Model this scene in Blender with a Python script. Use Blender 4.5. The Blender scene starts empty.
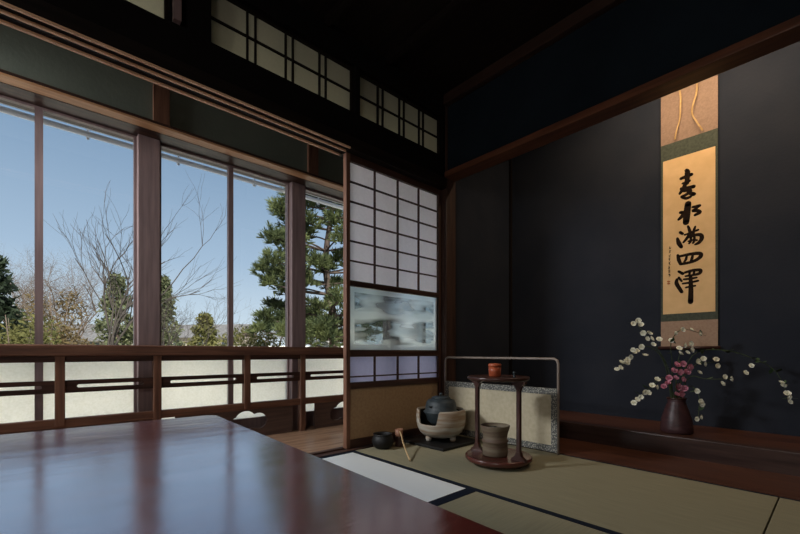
import bpy, bmesh, math, random
from mathutils import Vector, Matrix
random.seed(7)
sc = bpy.context.scene
COL = sc.collection
PI = math.pi

# ------------------------------------------------------------------ camera
CZ = 0.60                       # eye height of someone kneeling on the mats
YAW = math.radians(-42.2)
FW = Vector((-math.sin(YAW), math.cos(YAW), 0))
RT = Vector((math.cos(YAW), math.sin(YAW), 0))
cam_d = bpy.data.cameras.new('camera')
cam_d.sensor_width = 36.0
cam_d.lens = 18.0
cam_d.shift_y = 85.0 / 800.0
cam_d.clip_end = 500
cam = bpy.data.objects.new('camera', cam_d)
cam.location = (0, 0, CZ)
cam.rotation_euler = (PI / 2, 0, YAW)
COL.objects.link(cam)
sc.camera = cam

def world(px, py, d):
    """point seen at photo pixel (px, py) at depth d metres"""
    p = FW * d + RT * ((px - 400) / 400 * d)
    return Vector((p.x, p.y, CZ + (352 - py) / 400 * d))

def on_x(px, py, X):
    return world(px, py, X / (FW.x + RT.x * (px - 400) / 400))

# ------------------------------------------------------------------ materials
def lin(c):
    c = c / 255.0
    return c / 12.92 if c <= 0.04045 else ((c + 0.055) / 1.055) ** 2.4
def rgb(r, g, b):
    return (lin(r), lin(g), lin(b), 1.0)

def new_mat(name):
    m = bpy.data.materials.new(name)
    m.use_nodes = True
    nt = m.node_tree
    nt.nodes.clear()
    out = nt.nodes.new('ShaderNodeOutputMaterial')
    return m, nt, out

def coords(nt, scale=(1, 1, 1), rot=(0, 0, 0), kind='Object'):
    tc = nt.nodes.new('ShaderNodeTexCoord')
    mp = nt.nodes.new('ShaderNodeMapping')
    mp.inputs['Scale'].default_value = scale
    mp.inputs['Rotation'].default_value = rot
    nt.links.new(tc.outputs[kind], mp.inputs['Vector'])
    return mp.outputs['Vector']

def noise(nt, vec, scale, detail=4, rough=0.55):
    n = nt.nodes.new('ShaderNodeTexNoise')
    n.inputs['Scale'].default_value = scale
    n.inputs['Detail'].default_value = detail
    n.inputs['Roughness'].default_value = rough
    if vec is not None:
        nt.links.new(vec, n.inputs['Vector'])
    return n.outputs['Fac']

def ramp(nt, fac, stops):
    r = nt.nodes.new('ShaderNodeValToRGB')
    el = r.color_ramp.elements
    el[0].position, el[0].color = stops[0]
    el[1].position, el[1].color = stops[-1]
    for p, c in stops[1:-1]:
        e = el.new(p)
        e.color = c
    nt.links.new(fac, r.inputs['Fac'])
    return r.outputs['Color']

def mat(name, c1, c2=None, rough=0.6, scale=6, stretch=(1, 1, 1), bump=0.0, spec=0.3, lo=0.35, hi=0.65, metal=0.0, bscale=None, coat=0.0):
    """principled surface whose colour wanders between c1 and c2 by noise"""
    m, nt, out = new_mat(name)
    b = nt.nodes.new('ShaderNodeBsdfPrincipled')
    b.inputs['Roughness'].default_value = rough
    b.inputs['Specular IOR Level'].default_value = spec
    b.inputs['Metallic'].default_value = metal
    b.inputs['Coat Weight'].default_value = coat
    v = coords(nt, stretch)
    f = noise(nt, v, scale)
    nt.links.new(ramp(nt, f, [(lo, c1), (hi, c2 or c1)]), b.inputs['Base Color'])
    if bump:
        bp = nt.nodes.new('ShaderNodeBump')
        bp.inputs['Strength'].default_value = bump
        bp.inputs['Distance'].default_value = 0.01
        f2 = noise(nt, v, bscale or scale * 3)
        nt.links.new(f2, bp.inputs['Height'])
        nt.links.new(bp.outputs['Normal'], b.inputs['Normal'])
    nt.links.new(b.outputs['BSDF'], out.inputs['Surface'])
    return m

def wood(name, c1, c2, rough=0.5, axis='x', spec=0.3, bump=0.05, scale=5):
    st = {'x': (0.6, 9, 9), 'y': (9, 0.6, 9), 'z': (9, 9, 0.6)}[axis]
    return mat(name, c1, c2, rough, scale, st, bump, spec)

DARKW = {a: wood('dark_timber_' + a, rgb(52, 34, 28), rgb(80, 54, 44), 0.45, a) for a in 'xyz'}
BROWN = {a: wood('brown_timber_' + a, rgb(92, 62, 50), rgb(128, 90, 70), 0.45, a) for a in 'xyz'}
LITW = {a: wood('lit_timber_' + a, rgb(190, 140, 100), rgb(215, 166, 124), 0.5, a) for a in 'xyz'}
BLACKW = {a: wood('black_timber_' + a, rgb(20, 15, 13), rgb(32, 24, 20), 0.6, a, 0.2) for a in 'xyz'}
POSTW = wood('window_post_timber', rgb(120, 101, 100), rgb(142, 120, 117), 0.4, 'z')
LIT_EDGE = wood('lintel_lit_ridge_timber', rgb(215, 168, 132), rgb(236, 192, 156), 0.5, 'x')  # pale ridges: window light from below is put into their colour
M_plank = wood('veranda_plank', rgb(140, 106, 84), rgb(176, 140, 112), 0.25, 'x', 0.5)
M_kick = wood('kick_board_timber', rgb(84, 66, 60), rgb(104, 84, 76), 0.5, 'x')
M_toko = wood('alcove_board', rgb(70, 42, 32), rgb(92, 56, 40), 0.3, 'y', 0.35)
M_kamachi = wood('alcove_sill', rgb(52, 36, 32), rgb(72, 52, 46), 0.3, 'y', 0.4)
M_wall_dark = mat('navy_plaster', rgb(39, 42, 50), rgb(45, 47, 54), 0.9, 3, bump=0.1, spec=0.1, bscale=60)
M_wall_blue = mat('blue_black_plaster', rgb(22, 29, 36), rgb(27, 35, 42), 0.9, 3, bump=0.1, spec=0.1, bscale=60)
M_wall_green = mat('grey_green_plaster', rgb(108, 113, 101), rgb(117, 122, 109), 0.85, 3, bump=0.1, spec=0.2, bscale=50)
M_wall_black = mat('shaded_black_plaster', rgb(17, 14, 14), rgb(22, 19, 18), 0.9, 3, spec=0.1)  # near-black: the shade on the upper wall is put into the colour
M_iron = mat('cast_iron', rgb(38, 44, 48), rgb(52, 60, 63), 0.5, 30, bump=0.3, spec=0.4)
M_blacklac = mat('black_lacquer', rgb(14, 13, 13), rgb(20, 18, 18), 0.55, 8, spec=0.4)
M_redlac = mat('red_brown_lacquer', rgb(74, 40, 34), rgb(92, 50, 42), 0.25, 8, spec=0.5)
M_post_lac = mat('dark_brown_lacquer', rgb(52, 32, 28), rgb(70, 44, 38), 0.3, 8, spec=0.4)
M_cup = mat('orange_red_glaze', rgb(150, 70, 44), rgb(182, 92, 58), 0.35, 25, spec=0.4)
M_bamboo = mat('bamboo', rgb(170, 142, 104), rgb(198, 168, 126), 0.5, 20, spec=0.3)
M_bamboo_red = mat('smoked_bamboo', rgb(128, 90, 70), rgb(150, 108, 86), 0.5, 20, spec=0.3)
M_white = mat('white_petal', rgb(235, 232, 214), rgb(252, 250, 238), 0.6, 40, spec=0.2)
M_pink = mat('pink_petal', rgb(196, 122, 144), rgb(230, 166, 182), 0.6, 60, spec=0.2)
M_stem = mat('green_stem', rgb(52, 62, 38), rgb(72, 84, 50), 0.6, 40, spec=0.2)
M_leaf = mat('dark_leaf', rgb(44, 62, 40), rgb(62, 84, 52), 0.5, 30, spec=0.3)
M_vase = mat('iron_red_glaze', rgb(62, 40, 42), rgb(80, 52, 52), 0.4, 14, (1, 1, 3), 0.2, spec=0.4)
M_tuft_silk = mat('scroll_pink_silk', rgb(134, 110, 94), rgb(147, 121, 104), 0.8, 90, spec=0.1)
M_scroll_low = mat('scroll_brown_silk', rgb(152, 124, 104), rgb(165, 136, 114), 0.8, 90, spec=0.1)
M_scroll_green = mat('scroll_green_brocade', rgb(66, 70, 60), rgb(80, 83, 72), 0.8, 60, spec=0.1)
M_paper_gold = mat('scroll_aged_paper', rgb(212, 172, 122), rgb(224, 184, 134), 0.9, 9, spec=0.05)
M_gold = mat('gold_silk_strip', rgb(168, 132, 82), rgb(186, 150, 98), 0.6, 50, spec=0.3)
M_ink = mat('sumi_ink', rgb(26, 16, 10), rgb(40, 26, 16), 0.8, 50, spec=0.1)
M_seal = mat('faded_seal_red', rgb(190, 110, 70), rgb(200, 120, 80), 0.9, 50, spec=0.05)
M_bark = mat('grey_bark', rgb(56, 51, 48), rgb(76, 70, 65), 0.9, 8, spec=0.1)
M_bark_br = mat('brown_twig', rgb(86, 75, 67), rgb(110, 97, 86), 0.9, 8, spec=0.1)
M_bark_pine = mat('pine_bark', rgb(62, 52, 48), rgb(86, 74, 66), 0.9, 5, spec=0.1)
M_eave = mat('pale_eave_board', rgb(205, 202, 202), rgb(225, 222, 220), 0.7, 5, (0.4, 8, 8), spec=0.2)
M_gutter = mat('grey_gutter', rgb(205, 206, 212), rgb(220, 221, 226), 0.5, 5, spec=0.3)
M_stone_wall = mat('white_garden_wall', rgb(226, 222, 212), rgb(240, 236, 228), 0.9, 0.6, spec=0.1)
M_house = mat('house_plaster', rgb(120, 113, 102), rgb(140, 132, 120), 0.9, 0.6, spec=0.1)
M_roof_t = mat('grey_roof_tile', rgb(74, 72, 72), rgb(120, 118, 117), 0.8, 3, (1, 1, 6), spec=0.2)
M_rock = mat('garden_stone', rgb(150, 146, 140), rgb(190, 186, 178), 0.9, 3, bump=0.5, spec=0.1)

def foliage_mat(name, c1, c2):
    m, nt, out = new_mat(name)
    b = nt.nodes.new('ShaderNodeBsdfPrincipled')
    b.inputs['Roughness'].default_value = 0.7
    b.inputs['Specular IOR Level'].default_value = 0.15
    f = noise(nt, coords(nt), 2.2, 3)
    nt.links.new(ramp(nt, f, [(0.35, c1), (0.65, c2)]), b.inputs['Base Color'])
    tr = nt.nodes.new('ShaderNodeBsdfTranslucent')
    nt.links.new(ramp(nt, f, [(0.35, c1), (0.65, c2)]), tr.inputs['Color'])
    mx = nt.nodes.new('ShaderNodeMixShader')
    mx.inputs[0].default_value = 0.3
    nt.links.new(b.outputs[0], mx.inputs[1])
    nt.links.new(tr.outputs[0], mx.inputs[2])
    nt.links.new(mx.outputs[0], out.inputs['Surface'])
    return m
M_pine = foliage_mat('pine_needles', rgb(58, 68, 46), rgb(104, 111, 70))
M_conifer = foliage_mat('conifer_foliage', rgb(70, 78, 56), rgb(112, 114, 82))
M_dark_con = foliage_mat('dark_conifer_foliage', rgb(30, 39, 32), rgb(52, 62, 44))
M_olive = foliage_mat('olive_shrub_foliage', rgb(72, 74, 42), rgb(108, 104, 62))
M_rust = foliage_mat('bronze_shrub_foliage', rgb(86, 72, 50), rgb(116, 100, 68))

def paper_mat(name, col, trans=0.6, fwd=0.3):
    m, nt, out = new_mat(name)
    d = nt.nodes.new('ShaderNodeBsdfDiffuse')
    t = nt.nodes.new('ShaderNodeBsdfTranslucent')
    f = noise(nt, coords(nt), 60, 4)
    c = ramp(nt, f, [(0.3, tuple(x * 0.94 for x in col[:3]) + (1,)), (0.7, col)])
    nt.links.new(c, d.inputs['Color'])
    nt.links.new(c, t.inputs['Color'])
    mx = nt.nodes.new('ShaderNodeMixShader')
    mx.inputs[0].default_value = trans
    nt.links.new(d.outputs[0], mx.inputs[1])
    nt.links.new(t.outputs[0], mx.inputs[2])
    rf = nt.nodes.new('ShaderNodeBsdfRefraction')
    rf.inputs['Roughness'].default_value = 0.9
    rf.inputs['IOR'].default_value = 1.15
    nt.links.new(c, rf.inputs['Color'])
    m2 = nt.nodes.new('ShaderNodeMixShader')
    m2.inputs[0].default_value = fwd
    nt.links.new(mx.outputs[0], m2.inputs[1])
    nt.links.new(rf.outputs[0], m2.inputs[2])
    nt.links.new(m2.outputs[0], out.inputs['Surface'])
    return m
M_paper = paper_mat('shoji_paper', (0.97, 0.93, 0.95, 1), 0.84, 0.5)
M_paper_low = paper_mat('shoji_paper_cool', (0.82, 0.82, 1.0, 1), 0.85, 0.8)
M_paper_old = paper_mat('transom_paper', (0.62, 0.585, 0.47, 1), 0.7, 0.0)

def clear_glass():
    m, nt, out = new_mat('clear_window_glass')
    t = nt.nodes.new('ShaderNodeBsdfTransparent')
    t.inputs['Color'].default_value = (0.95, 0.97, 0.97, 1)
    g = nt.nodes.new('ShaderNodeBsdfGlossy')
    g.inputs['Roughness'].default_value = 0.02
    lw = nt.nodes.new('ShaderNodeFresnel')
    lw.inputs['IOR'].default_value = 1.3
    mx = nt.nodes.new('ShaderNodeMixShader')
    nt.links.new(lw.outputs[0], mx.inputs[0])
    nt.links.new(t.outputs[0], mx.inputs[1])
    nt.links.new(g.outputs[0], mx.inputs[2])
    nt.links.new(mx.outputs[0], out.inputs['Surface'])
    return m
M_glass = clear_glass()

def frosted_glass():
    m, nt, out = new_mat('frosted_window_glass')
    v = coords(nt)
    f = noise(nt, v, 90, 3)
    r = nt.nodes.new('ShaderNodeBsdfRefraction')
    r.inputs['Roughness'].default_value = 0.75
    r.inputs['IOR'].default_value = 1.12
    nt.links.new(ramp(nt, f, [(0.35, (0.87, 0.87, 0.82, 1)), (0.65, (0.98, 0.98, 0.95, 1))]), r.inputs['Color'])
    t = nt.nodes.new('ShaderNodeBsdfTranslucent')
    t.inputs['Color'].default_value = (0.98, 0.96, 0.90, 1)
    d = nt.nodes.new('ShaderNodeBsdfTransparent')
    d.inputs['Color'].default_value = (0.97, 0.96, 0.9, 1)
    mx = nt.nodes.new('ShaderNodeMixShader')
    mx.inputs[0].default_value = 0.35
    nt.links.new(r.outputs[0], mx.inputs[1])
    nt.links.new(t.outputs[0], mx.inputs[2])
    mx2 = nt.nodes.new('ShaderNodeMixShader')
    mx2.inputs[0].default_value = 0.08
    nt.links.new(mx.outputs[0], mx2.inputs[1])
    nt.links.new(d.outputs[0], mx2.inputs[2])
    nt.links.new(mx2.outputs[0], out.inputs['Surface'])
    return m
M_frost = frosted_glass()

def etched_glass():
    """snow-viewing pane: a frosted border, etched cloud banks and clear streaks between"""
    m, nt, out = new_mat('etched_cloud_glass')
    tc = nt.nodes.new('ShaderNodeTexCoord')
    v = tc.outputs['Generated']
    sep = nt.nodes.new('ShaderNodeSeparateXYZ')
    nt.links.new(v, sep.inputs[0])
    mp = nt.nodes.new('ShaderNodeMapping')
    mp.inputs['Scale'].default_value = (1.0, 1.0, 1.9)
    mp.inputs['Location'].default_value = (0.35, 0.0, 0.1)
    nt.links.new(v, mp.inputs[0])
    f = noise(nt, mp.outputs[0], 2.2, 2, 0.4)
    cl = ramp(nt, f, [(0.47, (0.12, 0.12, 0.12, 1)), (0.51, (0.60, 0.60, 0.60, 1)), (0.60, (1, 1, 1, 1))])
    def edge(sock, w):
        a = nt.nodes.new('ShaderNodeMath'); a.operation = 'SUBTRACT'
        nt.links.new(sock, a.inputs[0]); a.inputs[1].default_value = 0.5
        b = nt.nodes.new('ShaderNodeMath'); b.operation = 'ABSOLUTE'
        nt.links.new(a.outputs[0], b.inputs[0])
        c = nt.nodes.new('ShaderNodeMath'); c.operation = 'GREATER_THAN'
        nt.links.new(b.outputs[0], c.inputs[0]); c.inputs[1].default_value = 0.5 - w
        return c.outputs[0]
    e = nt.nodes.new('ShaderNodeMath'); e.operation = 'MAXIMUM'
    nt.links.new(edge(sep.outputs[0], 0.045), e.inputs[0])
    nt.links.new(edge(sep.outputs[2], 0.085), e.inputs[1])
    mxf = nt.nodes.new('ShaderNodeMath'); mxf.operation = 'MAXIMUM'
    nt.links.new(cl, mxf.inputs[0])
    nt.links.new(e.outputs[0], mxf.inputs[1])
    fac = nt.nodes.new('ShaderNodeMath'); fac.operation = 'MULTIPLY'
    nt.links.new(mxf.outputs[0], fac.inputs[0]); fac.inputs[1].default_value = 0.97
    tr = nt.nodes.new('ShaderNodeBsdfTranslucent'); tr.inputs['Color'].default_value = (0.98, 1, 1, 1)
    df = nt.nodes.new('ShaderNodeBsdfDiffuse'); df.inputs['Color'].default_value = (0.8, 0.86, 0.86, 1)
    m1 = nt.nodes.new('ShaderNodeMixShader'); m1.inputs[0].default_value = 0.97
    rf = nt.nodes.new('ShaderNodeBsdfRefraction')
    rf.inputs['Roughness'].default_value = 0.7
    rf.inputs['IOR'].default_value = 1.12
    rf.inputs['Color'].default_value = (0.97, 1, 1, 1)
    m3 = nt.nodes.new('ShaderNodeMixShader'); m3.inputs[0].default_value = 0.92
    nt.links.new(tr.outputs[0], m3.inputs[1]); nt.links.new(rf.outputs[0], m3.inputs[2])
    nt.links.new(df.outputs[0], m1.inputs[1]); nt.links.new(m3.outputs[0], m1.inputs[2])
    tp = nt.nodes.new('ShaderNodeBsdfTransparent'); tp.inputs['Color'].default_value = (0.66, 0.70, 0.70, 1)
    gl = nt.nodes.new('ShaderNodeBsdfGlossy'); gl.inputs['Roughness'].default_value = 0.05
    m0 = nt.nodes.new('ShaderNodeMixShader'); m0.inputs[0].default_value = 0.12
    nt.links.new(tp.outputs[0], m0.inputs[1]); nt.links.new(gl.outputs[0], m0.inputs[2])
    m2 = nt.nodes.new('ShaderNodeMixShader')
    nt.links.new(fac.outputs[0], m2.inputs[0])
    nt.links.new(m0.outputs[0], m2.inputs[1]); nt.links.new(m1.outputs[0], m2.inputs[2])
    nt.links.new(m2.outputs[0], out.inputs['Surface'])
    return m
M_etched = etched_glass()

def tatami_mat_material(name, c1, c2, axis, rough=0.7, spec=0.2):
    """woven rush: fine ribs across the mat"""
    m, nt, out = new_mat(name)
    b = nt.nodes.new('ShaderNodeBsdfPrincipled')
    b.inputs['Roughness'].default_value = rough
    b.inputs['Specular IOR Level'].default_value = spec
    v = coords(nt, (30, 1.2, 1) if axis == 'y' else (1.2, 30, 1))
    f = noise(nt, v, 5, 4)
    nt.links.new(ramp(nt, f, [(0.3, c1), (0.7, c2)]), b.inputs['Base Color'])
    w = nt.nodes.new('ShaderNodeTexWave')
    w.bands_direction = 'Y' if axis == 'y' else 'X'
    w.inputs['Scale'].default_value = 60
    tc = nt.nodes.new('ShaderNodeTexCoord')
    nt.links.new(tc.outputs['Object'], w.inputs['Vector'])
    bp = nt.nodes.new('ShaderNodeBump')
    bp.inputs['Strength'].default_value = 0.12
    bp.inputs['Distance'].default_value = 0.002
    nt.links.new(w.outputs['Fac'], bp.inputs['Height'])
    nt.links.new(bp.outputs[0], b.inputs['Normal'])
    nt.links.new(b.outputs[0], out.inputs['Surface'])
    return m
M_tatami = {a: tatami_mat_material('tatami_rush_' + a, rgb(132, 125, 102), rgb(146, 139, 114), a) for a in 'xy'}
M_tatami_sheen = tatami_mat_material('tatami_rush_sheen', rgb(248, 252, 252), rgb(252, 255, 255), 'x', 0.45, 0.6)  # near-white colour and coat stand in for window sheen on the rush
_b = [n for n in M_tatami_sheen.node_tree.nodes if n.type == 'BSDF_PRINCIPLED'][0]
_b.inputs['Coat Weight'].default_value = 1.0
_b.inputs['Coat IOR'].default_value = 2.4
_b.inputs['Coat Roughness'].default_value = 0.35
M_heri = mat('navy_cloth_border', rgb(20, 26, 36), rgb(28, 34, 46), 0.8, 200, spec=0.1)

def lacquer_top():
    """polished red-brown lacquer: a glossy film over a red ground, stronger at grazing angles"""
    m, nt, out = new_mat('table_lacquer')
    d = nt.nodes.new('ShaderNodeBsdfDiffuse')
    f = noise(nt, coords(nt, (1, 6, 1)), 3, 4)
    nt.links.new(ramp(nt, f, [(0.35, rgb(112, 36, 26)), (0.65, rgb(132, 46, 32))]), d.inputs['Color'])
    g = nt.nodes.new('ShaderNodeBsdfGlossy')
    g.inputs['Color'].default_value = (0.90, 0.95, 1.0, 1)
    f2 = noise(nt, coords(nt, (1, 3, 1)), 5, 5)
    nt.links.new(ramp(nt, f2, [(0.3, (0.14, 0.14, 0.14, 1)), (0.7, (0.21, 0.21, 0.21, 1))]), g.inputs['Roughness'])
    bp = nt.nodes.new('ShaderNodeBump')
    bp.inputs['Strength'].default_value = 0.07
    bp.inputs['Distance'].default_value = 0.01
    f3 = noise(nt, coords(nt, (1, 2.5, 1)), 7, 3)
    nt.links.new(f3, bp.inputs['Height'])
    nt.links.new(bp.outputs[0], g.inputs['Normal'])
    lw = nt.nodes.new('ShaderNodeLayerWeight')
    lw.inputs['Blend'].default_value = 0.5
    pw = nt.nodes.new('ShaderNodeMath'); pw.operation = 'POWER'
    nt.links.new(lw.outputs['Facing'], pw.inputs[0]); pw.inputs[1].default_value = 1.15
    mu = nt.nodes.new('ShaderNodeMath'); mu.operation = 'MULTIPLY'
    nt.links.new(pw.outputs[0], mu.inputs[0]); mu.inputs[1].default_value = 1.0
    mx = nt.nodes.new('ShaderNodeMixShader')
    nt.links.new(mu.outputs[0], mx.inputs[0])
    nt.links.new(d.outputs[0], mx.inputs[1])
    nt.links.new(g.outputs[0], mx.inputs[2])
    nt.links.new(mx.outputs[0], out.inputs['Surface'])
    return m
M_table = lacquer_top()

def speckle(name, c1, c2, scale):
    m, nt, out = new_mat(name)
    b = nt.nodes.new('ShaderNodeBsdfPrincipled')
    b.inputs['Roughness'].default_value = 0.8
    vo = nt.nodes.new('ShaderNodeTexVoronoi')
    vo.inputs['Scale'].default_value = scale
    nt.links.new(coords(nt), vo.inputs['Vector'])
    nt.links.new(ramp(nt, vo.outputs['Distance'], [(0.25, c1), (0.5, c2)]), b.inputs['Base Color'])
    nt.links.new(b.outputs[0], out.inputs['Surface'])
    return m
M_brocade = speckle('speckled_brocade', rgb(176, 172, 158), rgb(88, 88, 86), 110)
M_screen = mat('screen_paper', rgb(186, 174, 148), rgb(198, 186, 160), 0.9, 40, spec=0.1)
M_dado = mat('beige_dado_board', rgb(150, 121, 92), rgb(163, 133, 101), 0.8, 60, spec=0.15)
M_rod = mat('bronze_rod', rgb(120, 108, 100), rgb(140, 126, 116), 0.4, 20, spec=0.4)

def bands(name, c1, c2, zscale, rough=0.6):
    """glaze rings round a turned pot"""
    m, nt, out = new_mat(name)
    b = nt.nodes.new('ShaderNodeBsdfPrincipled')
    b.inputs['Roughness'].default_value = rough
    b.inputs['Specular IOR Level'].default_value = 0.3
    f = noise(nt, coords(nt, (1.5, 1.5, zscale)), 2.2, 3)
    nt.links.new(ramp(nt, f, [(0.42, c1), (0.62, c2)]), b.inputs['Base Color'])
    nt.links.new(b.outputs[0], out.inputs['Surface'])
    return m
M_furo = bands('cream_stoneware', rgb(174, 168, 156), rgb(144, 120, 98), 14)
M_furo_in = mat('ash_black_inside', rgb(34, 30, 28), rgb(50, 46, 42), 0.9, 10, spec=0.1)
M_jar = bands('grey_brown_stoneware', rgb(116, 104, 86), rgb(92, 72, 60), 20)

def gravel():
    m, nt, out = new_mat('pale_gravel')
    b = nt.nodes.new('ShaderNodeBsdfPrincipled')
    b.inputs['Roughness'].default_value = 0.95
    b.inputs['Specular IOR Level'].default_value = 0.1
    f = noise(nt, coords(nt), 0.4, 6, 0.7)
    nt.links.new(ramp(nt, f, [(0.3, rgb(214, 208, 190)), (0.7, rgb(236, 232, 218))]), b.inputs['Base Color'])
    nt.links.new(b.outputs[0], out.inputs['Surface'])
    return m
M_gravel = gravel()

# ------------------------------------------------------------------ mesh helpers
def box(bm, x0, x1, y0, y1, z0, z1, bev=0.0):
    t = bmesh.new()
    vs = [t.verts.new(p) for p in ((x0, y0, z0), (x1, y0, z0), (x1, y1, z0), (x0, y1, z0), (x0, y0, z1), (x1, y0, z1), (x1, y1, z1), (x0, y1, z1))]
    for f in ((0, 3, 2, 1), (4, 5, 6, 7), (0, 1, 5, 4), (1, 2, 6, 5), (2, 3, 7, 6), (3, 0, 4, 7)):
        t.faces.new([vs[i] for i in f])
    if bev:
        bmesh.ops.bevel(t, geom=t.edges[:], offset=bev, segments=2, profile=0.6, affect='EDGES')
    merge(bm, t)

def merge(bm, t, M=None):
    mp = {}
    for v in t.verts:
        mp[v] = bm.verts.new(M @ v.co if M else v.co)
    for f in t.faces:
        nf = bm.faces.new([mp[v] for v in f.verts])
        nf.smooth = f.smooth
        nf.material_index = f.material_index
    t.free()

def tube(bm, pts, rad, n=8, cap=True):
    pts = [Vector(p) for p in pts]
    if not isinstance(rad, (list, tuple)):
        rad = [rad] * len(pts)
    rings = []
    up = Vector((0, 0, 1))
    prev = None
    for i, p in enumerate(pts):
        a = pts[max(0, i - 1)]
        b = pts[min(len(pts) - 1, i + 1)]
        d = (b - a)
        d = d.normalized() if d.length > 1e-9 else Vector((0, 0, 1))
        if prev is None:
            s = d.cross(up)
            if s.length < 0.05:
                s = d.cross(Vector((1, 0, 0)))
        else:
            s = prev - d * prev.dot(d)
        s.normalize()
        prev = s
        t = d.cross(s)
        rings.append([bm.verts.new(p + (s * math.cos(2 * PI * k / n) + t * math.sin(2 * PI * k / n)) * rad[i]) for k in range(n)])
    for r0, r1 in zip(rings, rings[1:]):
        for k in range(n):
            f = bm.faces.new((r0[k], r0[(k + 1) % n], r1[(k + 1) % n], r1[k]))
            f.smooth = True
    if cap:
        bm.faces.new(rings[0][::-1])
        bm.faces.new(rings[-1])

def lathe(bm, prof, n=40, c=(0, 0, 0), closed=False, sx=1, sy=1):
    """turn (r, z) profile round a vertical axis at c"""
    rings = []
    for r, z in prof:
        if r < 1e-5:
            rings.append([bm.verts.new((c[0], c[1], c[2] + z))])
        else:
            rings.append([bm.verts.new((c[0] + sx * r * math.cos(2 * PI * k / n), c[1] + sy * r * math.sin(2 * PI * k / n), c[2] + z)) for k in range(n)])
    pairs = list(zip(rings, rings[1:]))
    if closed:
        pairs.append((rings[-1], rings[0]))
    for a, b in pairs:
        for k in range(n):
            k2 = (k + 1) % n
            if len(a) == 1 and len(b) == 1:
                continue
            if len(a) == 1:
                f = bm.faces.new((a[0], b[k2], b[k]))
            elif len(b) == 1:
                f = bm.faces.new((a[k], a[k2], b[0]))
            else:
                f = bm.faces.new((a[k], a[k2], b[k2], b[k]))
            f.smooth = True

def prism(bm, pts, z0, z1, M=None):
    """extrude a 2-D outline"""
    t = bmesh.new()
    lo = [t.verts.new((x, y, z0)) for x, y in pts]
    hi = [t.verts.new((x, y, z1)) for x, y in pts]
    t.faces.new(lo[::-1])
    t.faces.new(hi)
    for i in range(len(pts)):
        j = (i + 1) % len(pts)
        t.faces.new((lo[i], lo[j], hi[j], hi[i]))
    merge(bm, t, M)

def obj(name, bm, m, parent=None, smooth=None):
    bmesh.ops.recalc_face_normals(bm, faces=bm.faces[:])
    me = bpy.data.meshes.new(name)
    bm.to_mesh(me)
    bm.free()
    for mm in (m if isinstance(m, list) else [m]):
        me.materials.append(mm)
    o = bpy.data.objects.new(name, me)
    COL.objects.link(o)
    if parent:
        o.parent = parent
    return o

def bxo(name, m, *boxes, parent=None, bev=0.0):
    bm = bmesh.new()
    for b in boxes:
        box(bm, *b, bev=bev)
    return obj(name, bm, m, parent)

def tag(o, label, cat, group=None, kind=None):
    o['label'] = label
    o['category'] = cat
    if group:
        o['group'] = group
    if kind:
        o['kind'] = kind
    return o

def struct(o, label=None, cat=None):
    o['kind'] = 'structure'
    if label:
        o['label'] = label
    if cat:
        o['category'] = cat
    return o

def empty(name, loc, label, cat, group=None):
    o = bpy.data.objects.new(name, None)
    o.empty_display_size = 0.1
    COL.objects.link(o)
    o.location = loc
    return tag(o, label, cat, group)

def under(o, root):
    """parent o to root keeping where it stands in the room"""
    o.parent = root
    o.matrix_parent_inverse = Matrix.Translation(-Vector(root.location))
    return o

# ------------------------------------------------------------------ room shell
XT = 2.28          # front line of the alcove
XB = 3.23          # back wall of the alcove
YW = 2.05          # line of sliding doors
CEIL = 2.52

struct(bxo('floor', DARKW['x'], (-2.4, 3.5, -2.4, 2.0, -0.16, -0.062)))
struct(bxo('ceiling', BLACKW['y'], (-2.4, 3.5, -2.4, 3.05, CEIL, CEIL + 0.1)))
bt = bmesh.new()
for k in range(9):
    x = -2.0 + k * 0.46
    box(bt, x, x + 0.035, -2.3, 1.99, CEIL - 0.035, CEIL)
struct(obj('trim_1', bt, BLACKW['y']))
struct(bxo('wall_back', M_wall_dark, (-2.4, 2.3, -2.4, -2.3, -0.06, CEIL)))
struct(bxo('wall_left', M_wall_dark, (-2.4, -2.3, -2.3, 3.05, -0.06, CEIL)))
struct(bxo('wall_right', M_wall_dark, (XT, 3.4, -2.3, -0.12, -0.06, CEIL)))
# wall with the sliding doors: black band between lintel and transom, and above transom
struct(bxo('wall_window_side', M_wall_black,
           (-2.3, 2.27, 2.0, 2.1, 1.90, 2.065),
           (-2.3, 2.27, 2.0, 2.1, 2.36, CEIL),
           (-2.3, -1.24, 2.0, 2.1, 2.065, 2.36),
           (-0.41, -0.385, 2.0, 2.1, 2.065, 2.36),
           (0.435, 0.605, 2.0, 2.1, 2.065, 2.36),
           (1.447, 1.48, 2.0, 2.1, 2.065, 2.36),
           (2.245, 2.27, 2.0, 2.1, 2.065, 2.36)))
lb = bmesh.new()
box(lb, -2.3, 2.27, 1.983, 2.117, 1.838, 1.90)
box(lb, 1.40, 2.27, 1.985, 2.115, 1.828, 1.838)
o_l = struct(obj('trim_2', lb, BLACKW['x']))  # lintel face in black timber, the shade up here put into its colour
rb = bmesh.new()
for y0, y1 in ((1.986, 1.998), (2.036, 2.048), (2.098, 2.113)):
    box(rb, -2.3, 1.40, y0, y1, 1.829, 1.838)
struct(obj('trim_3', rb, LIT_EDGE))
struct(bxo('trim_4', POSTW, (0.445, 0.475, 1.97, 2.0, 2.07, CEIL)))
# threshold under the doors
struct(bxo('trim_5', DARKW['x'], (-2.3, 2.27, 1.995, 2.115, -0.16, -0.004), (-2.3, 2.27, 1.995, 2.03, -0.004, 0.003), (-2.3, 2.27, 2.075, 2.115, -0.004, 0.003)))
# corner pillar between doors and alcove
struct(bxo('pillar', wood('pillar_timber', rgb(50, 34, 28), rgb(70, 48, 38), 0.5, 'z'), (2.275, 2.385, 1.99, 2.11, 0.0, CEIL), bev=0.008))

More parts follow.
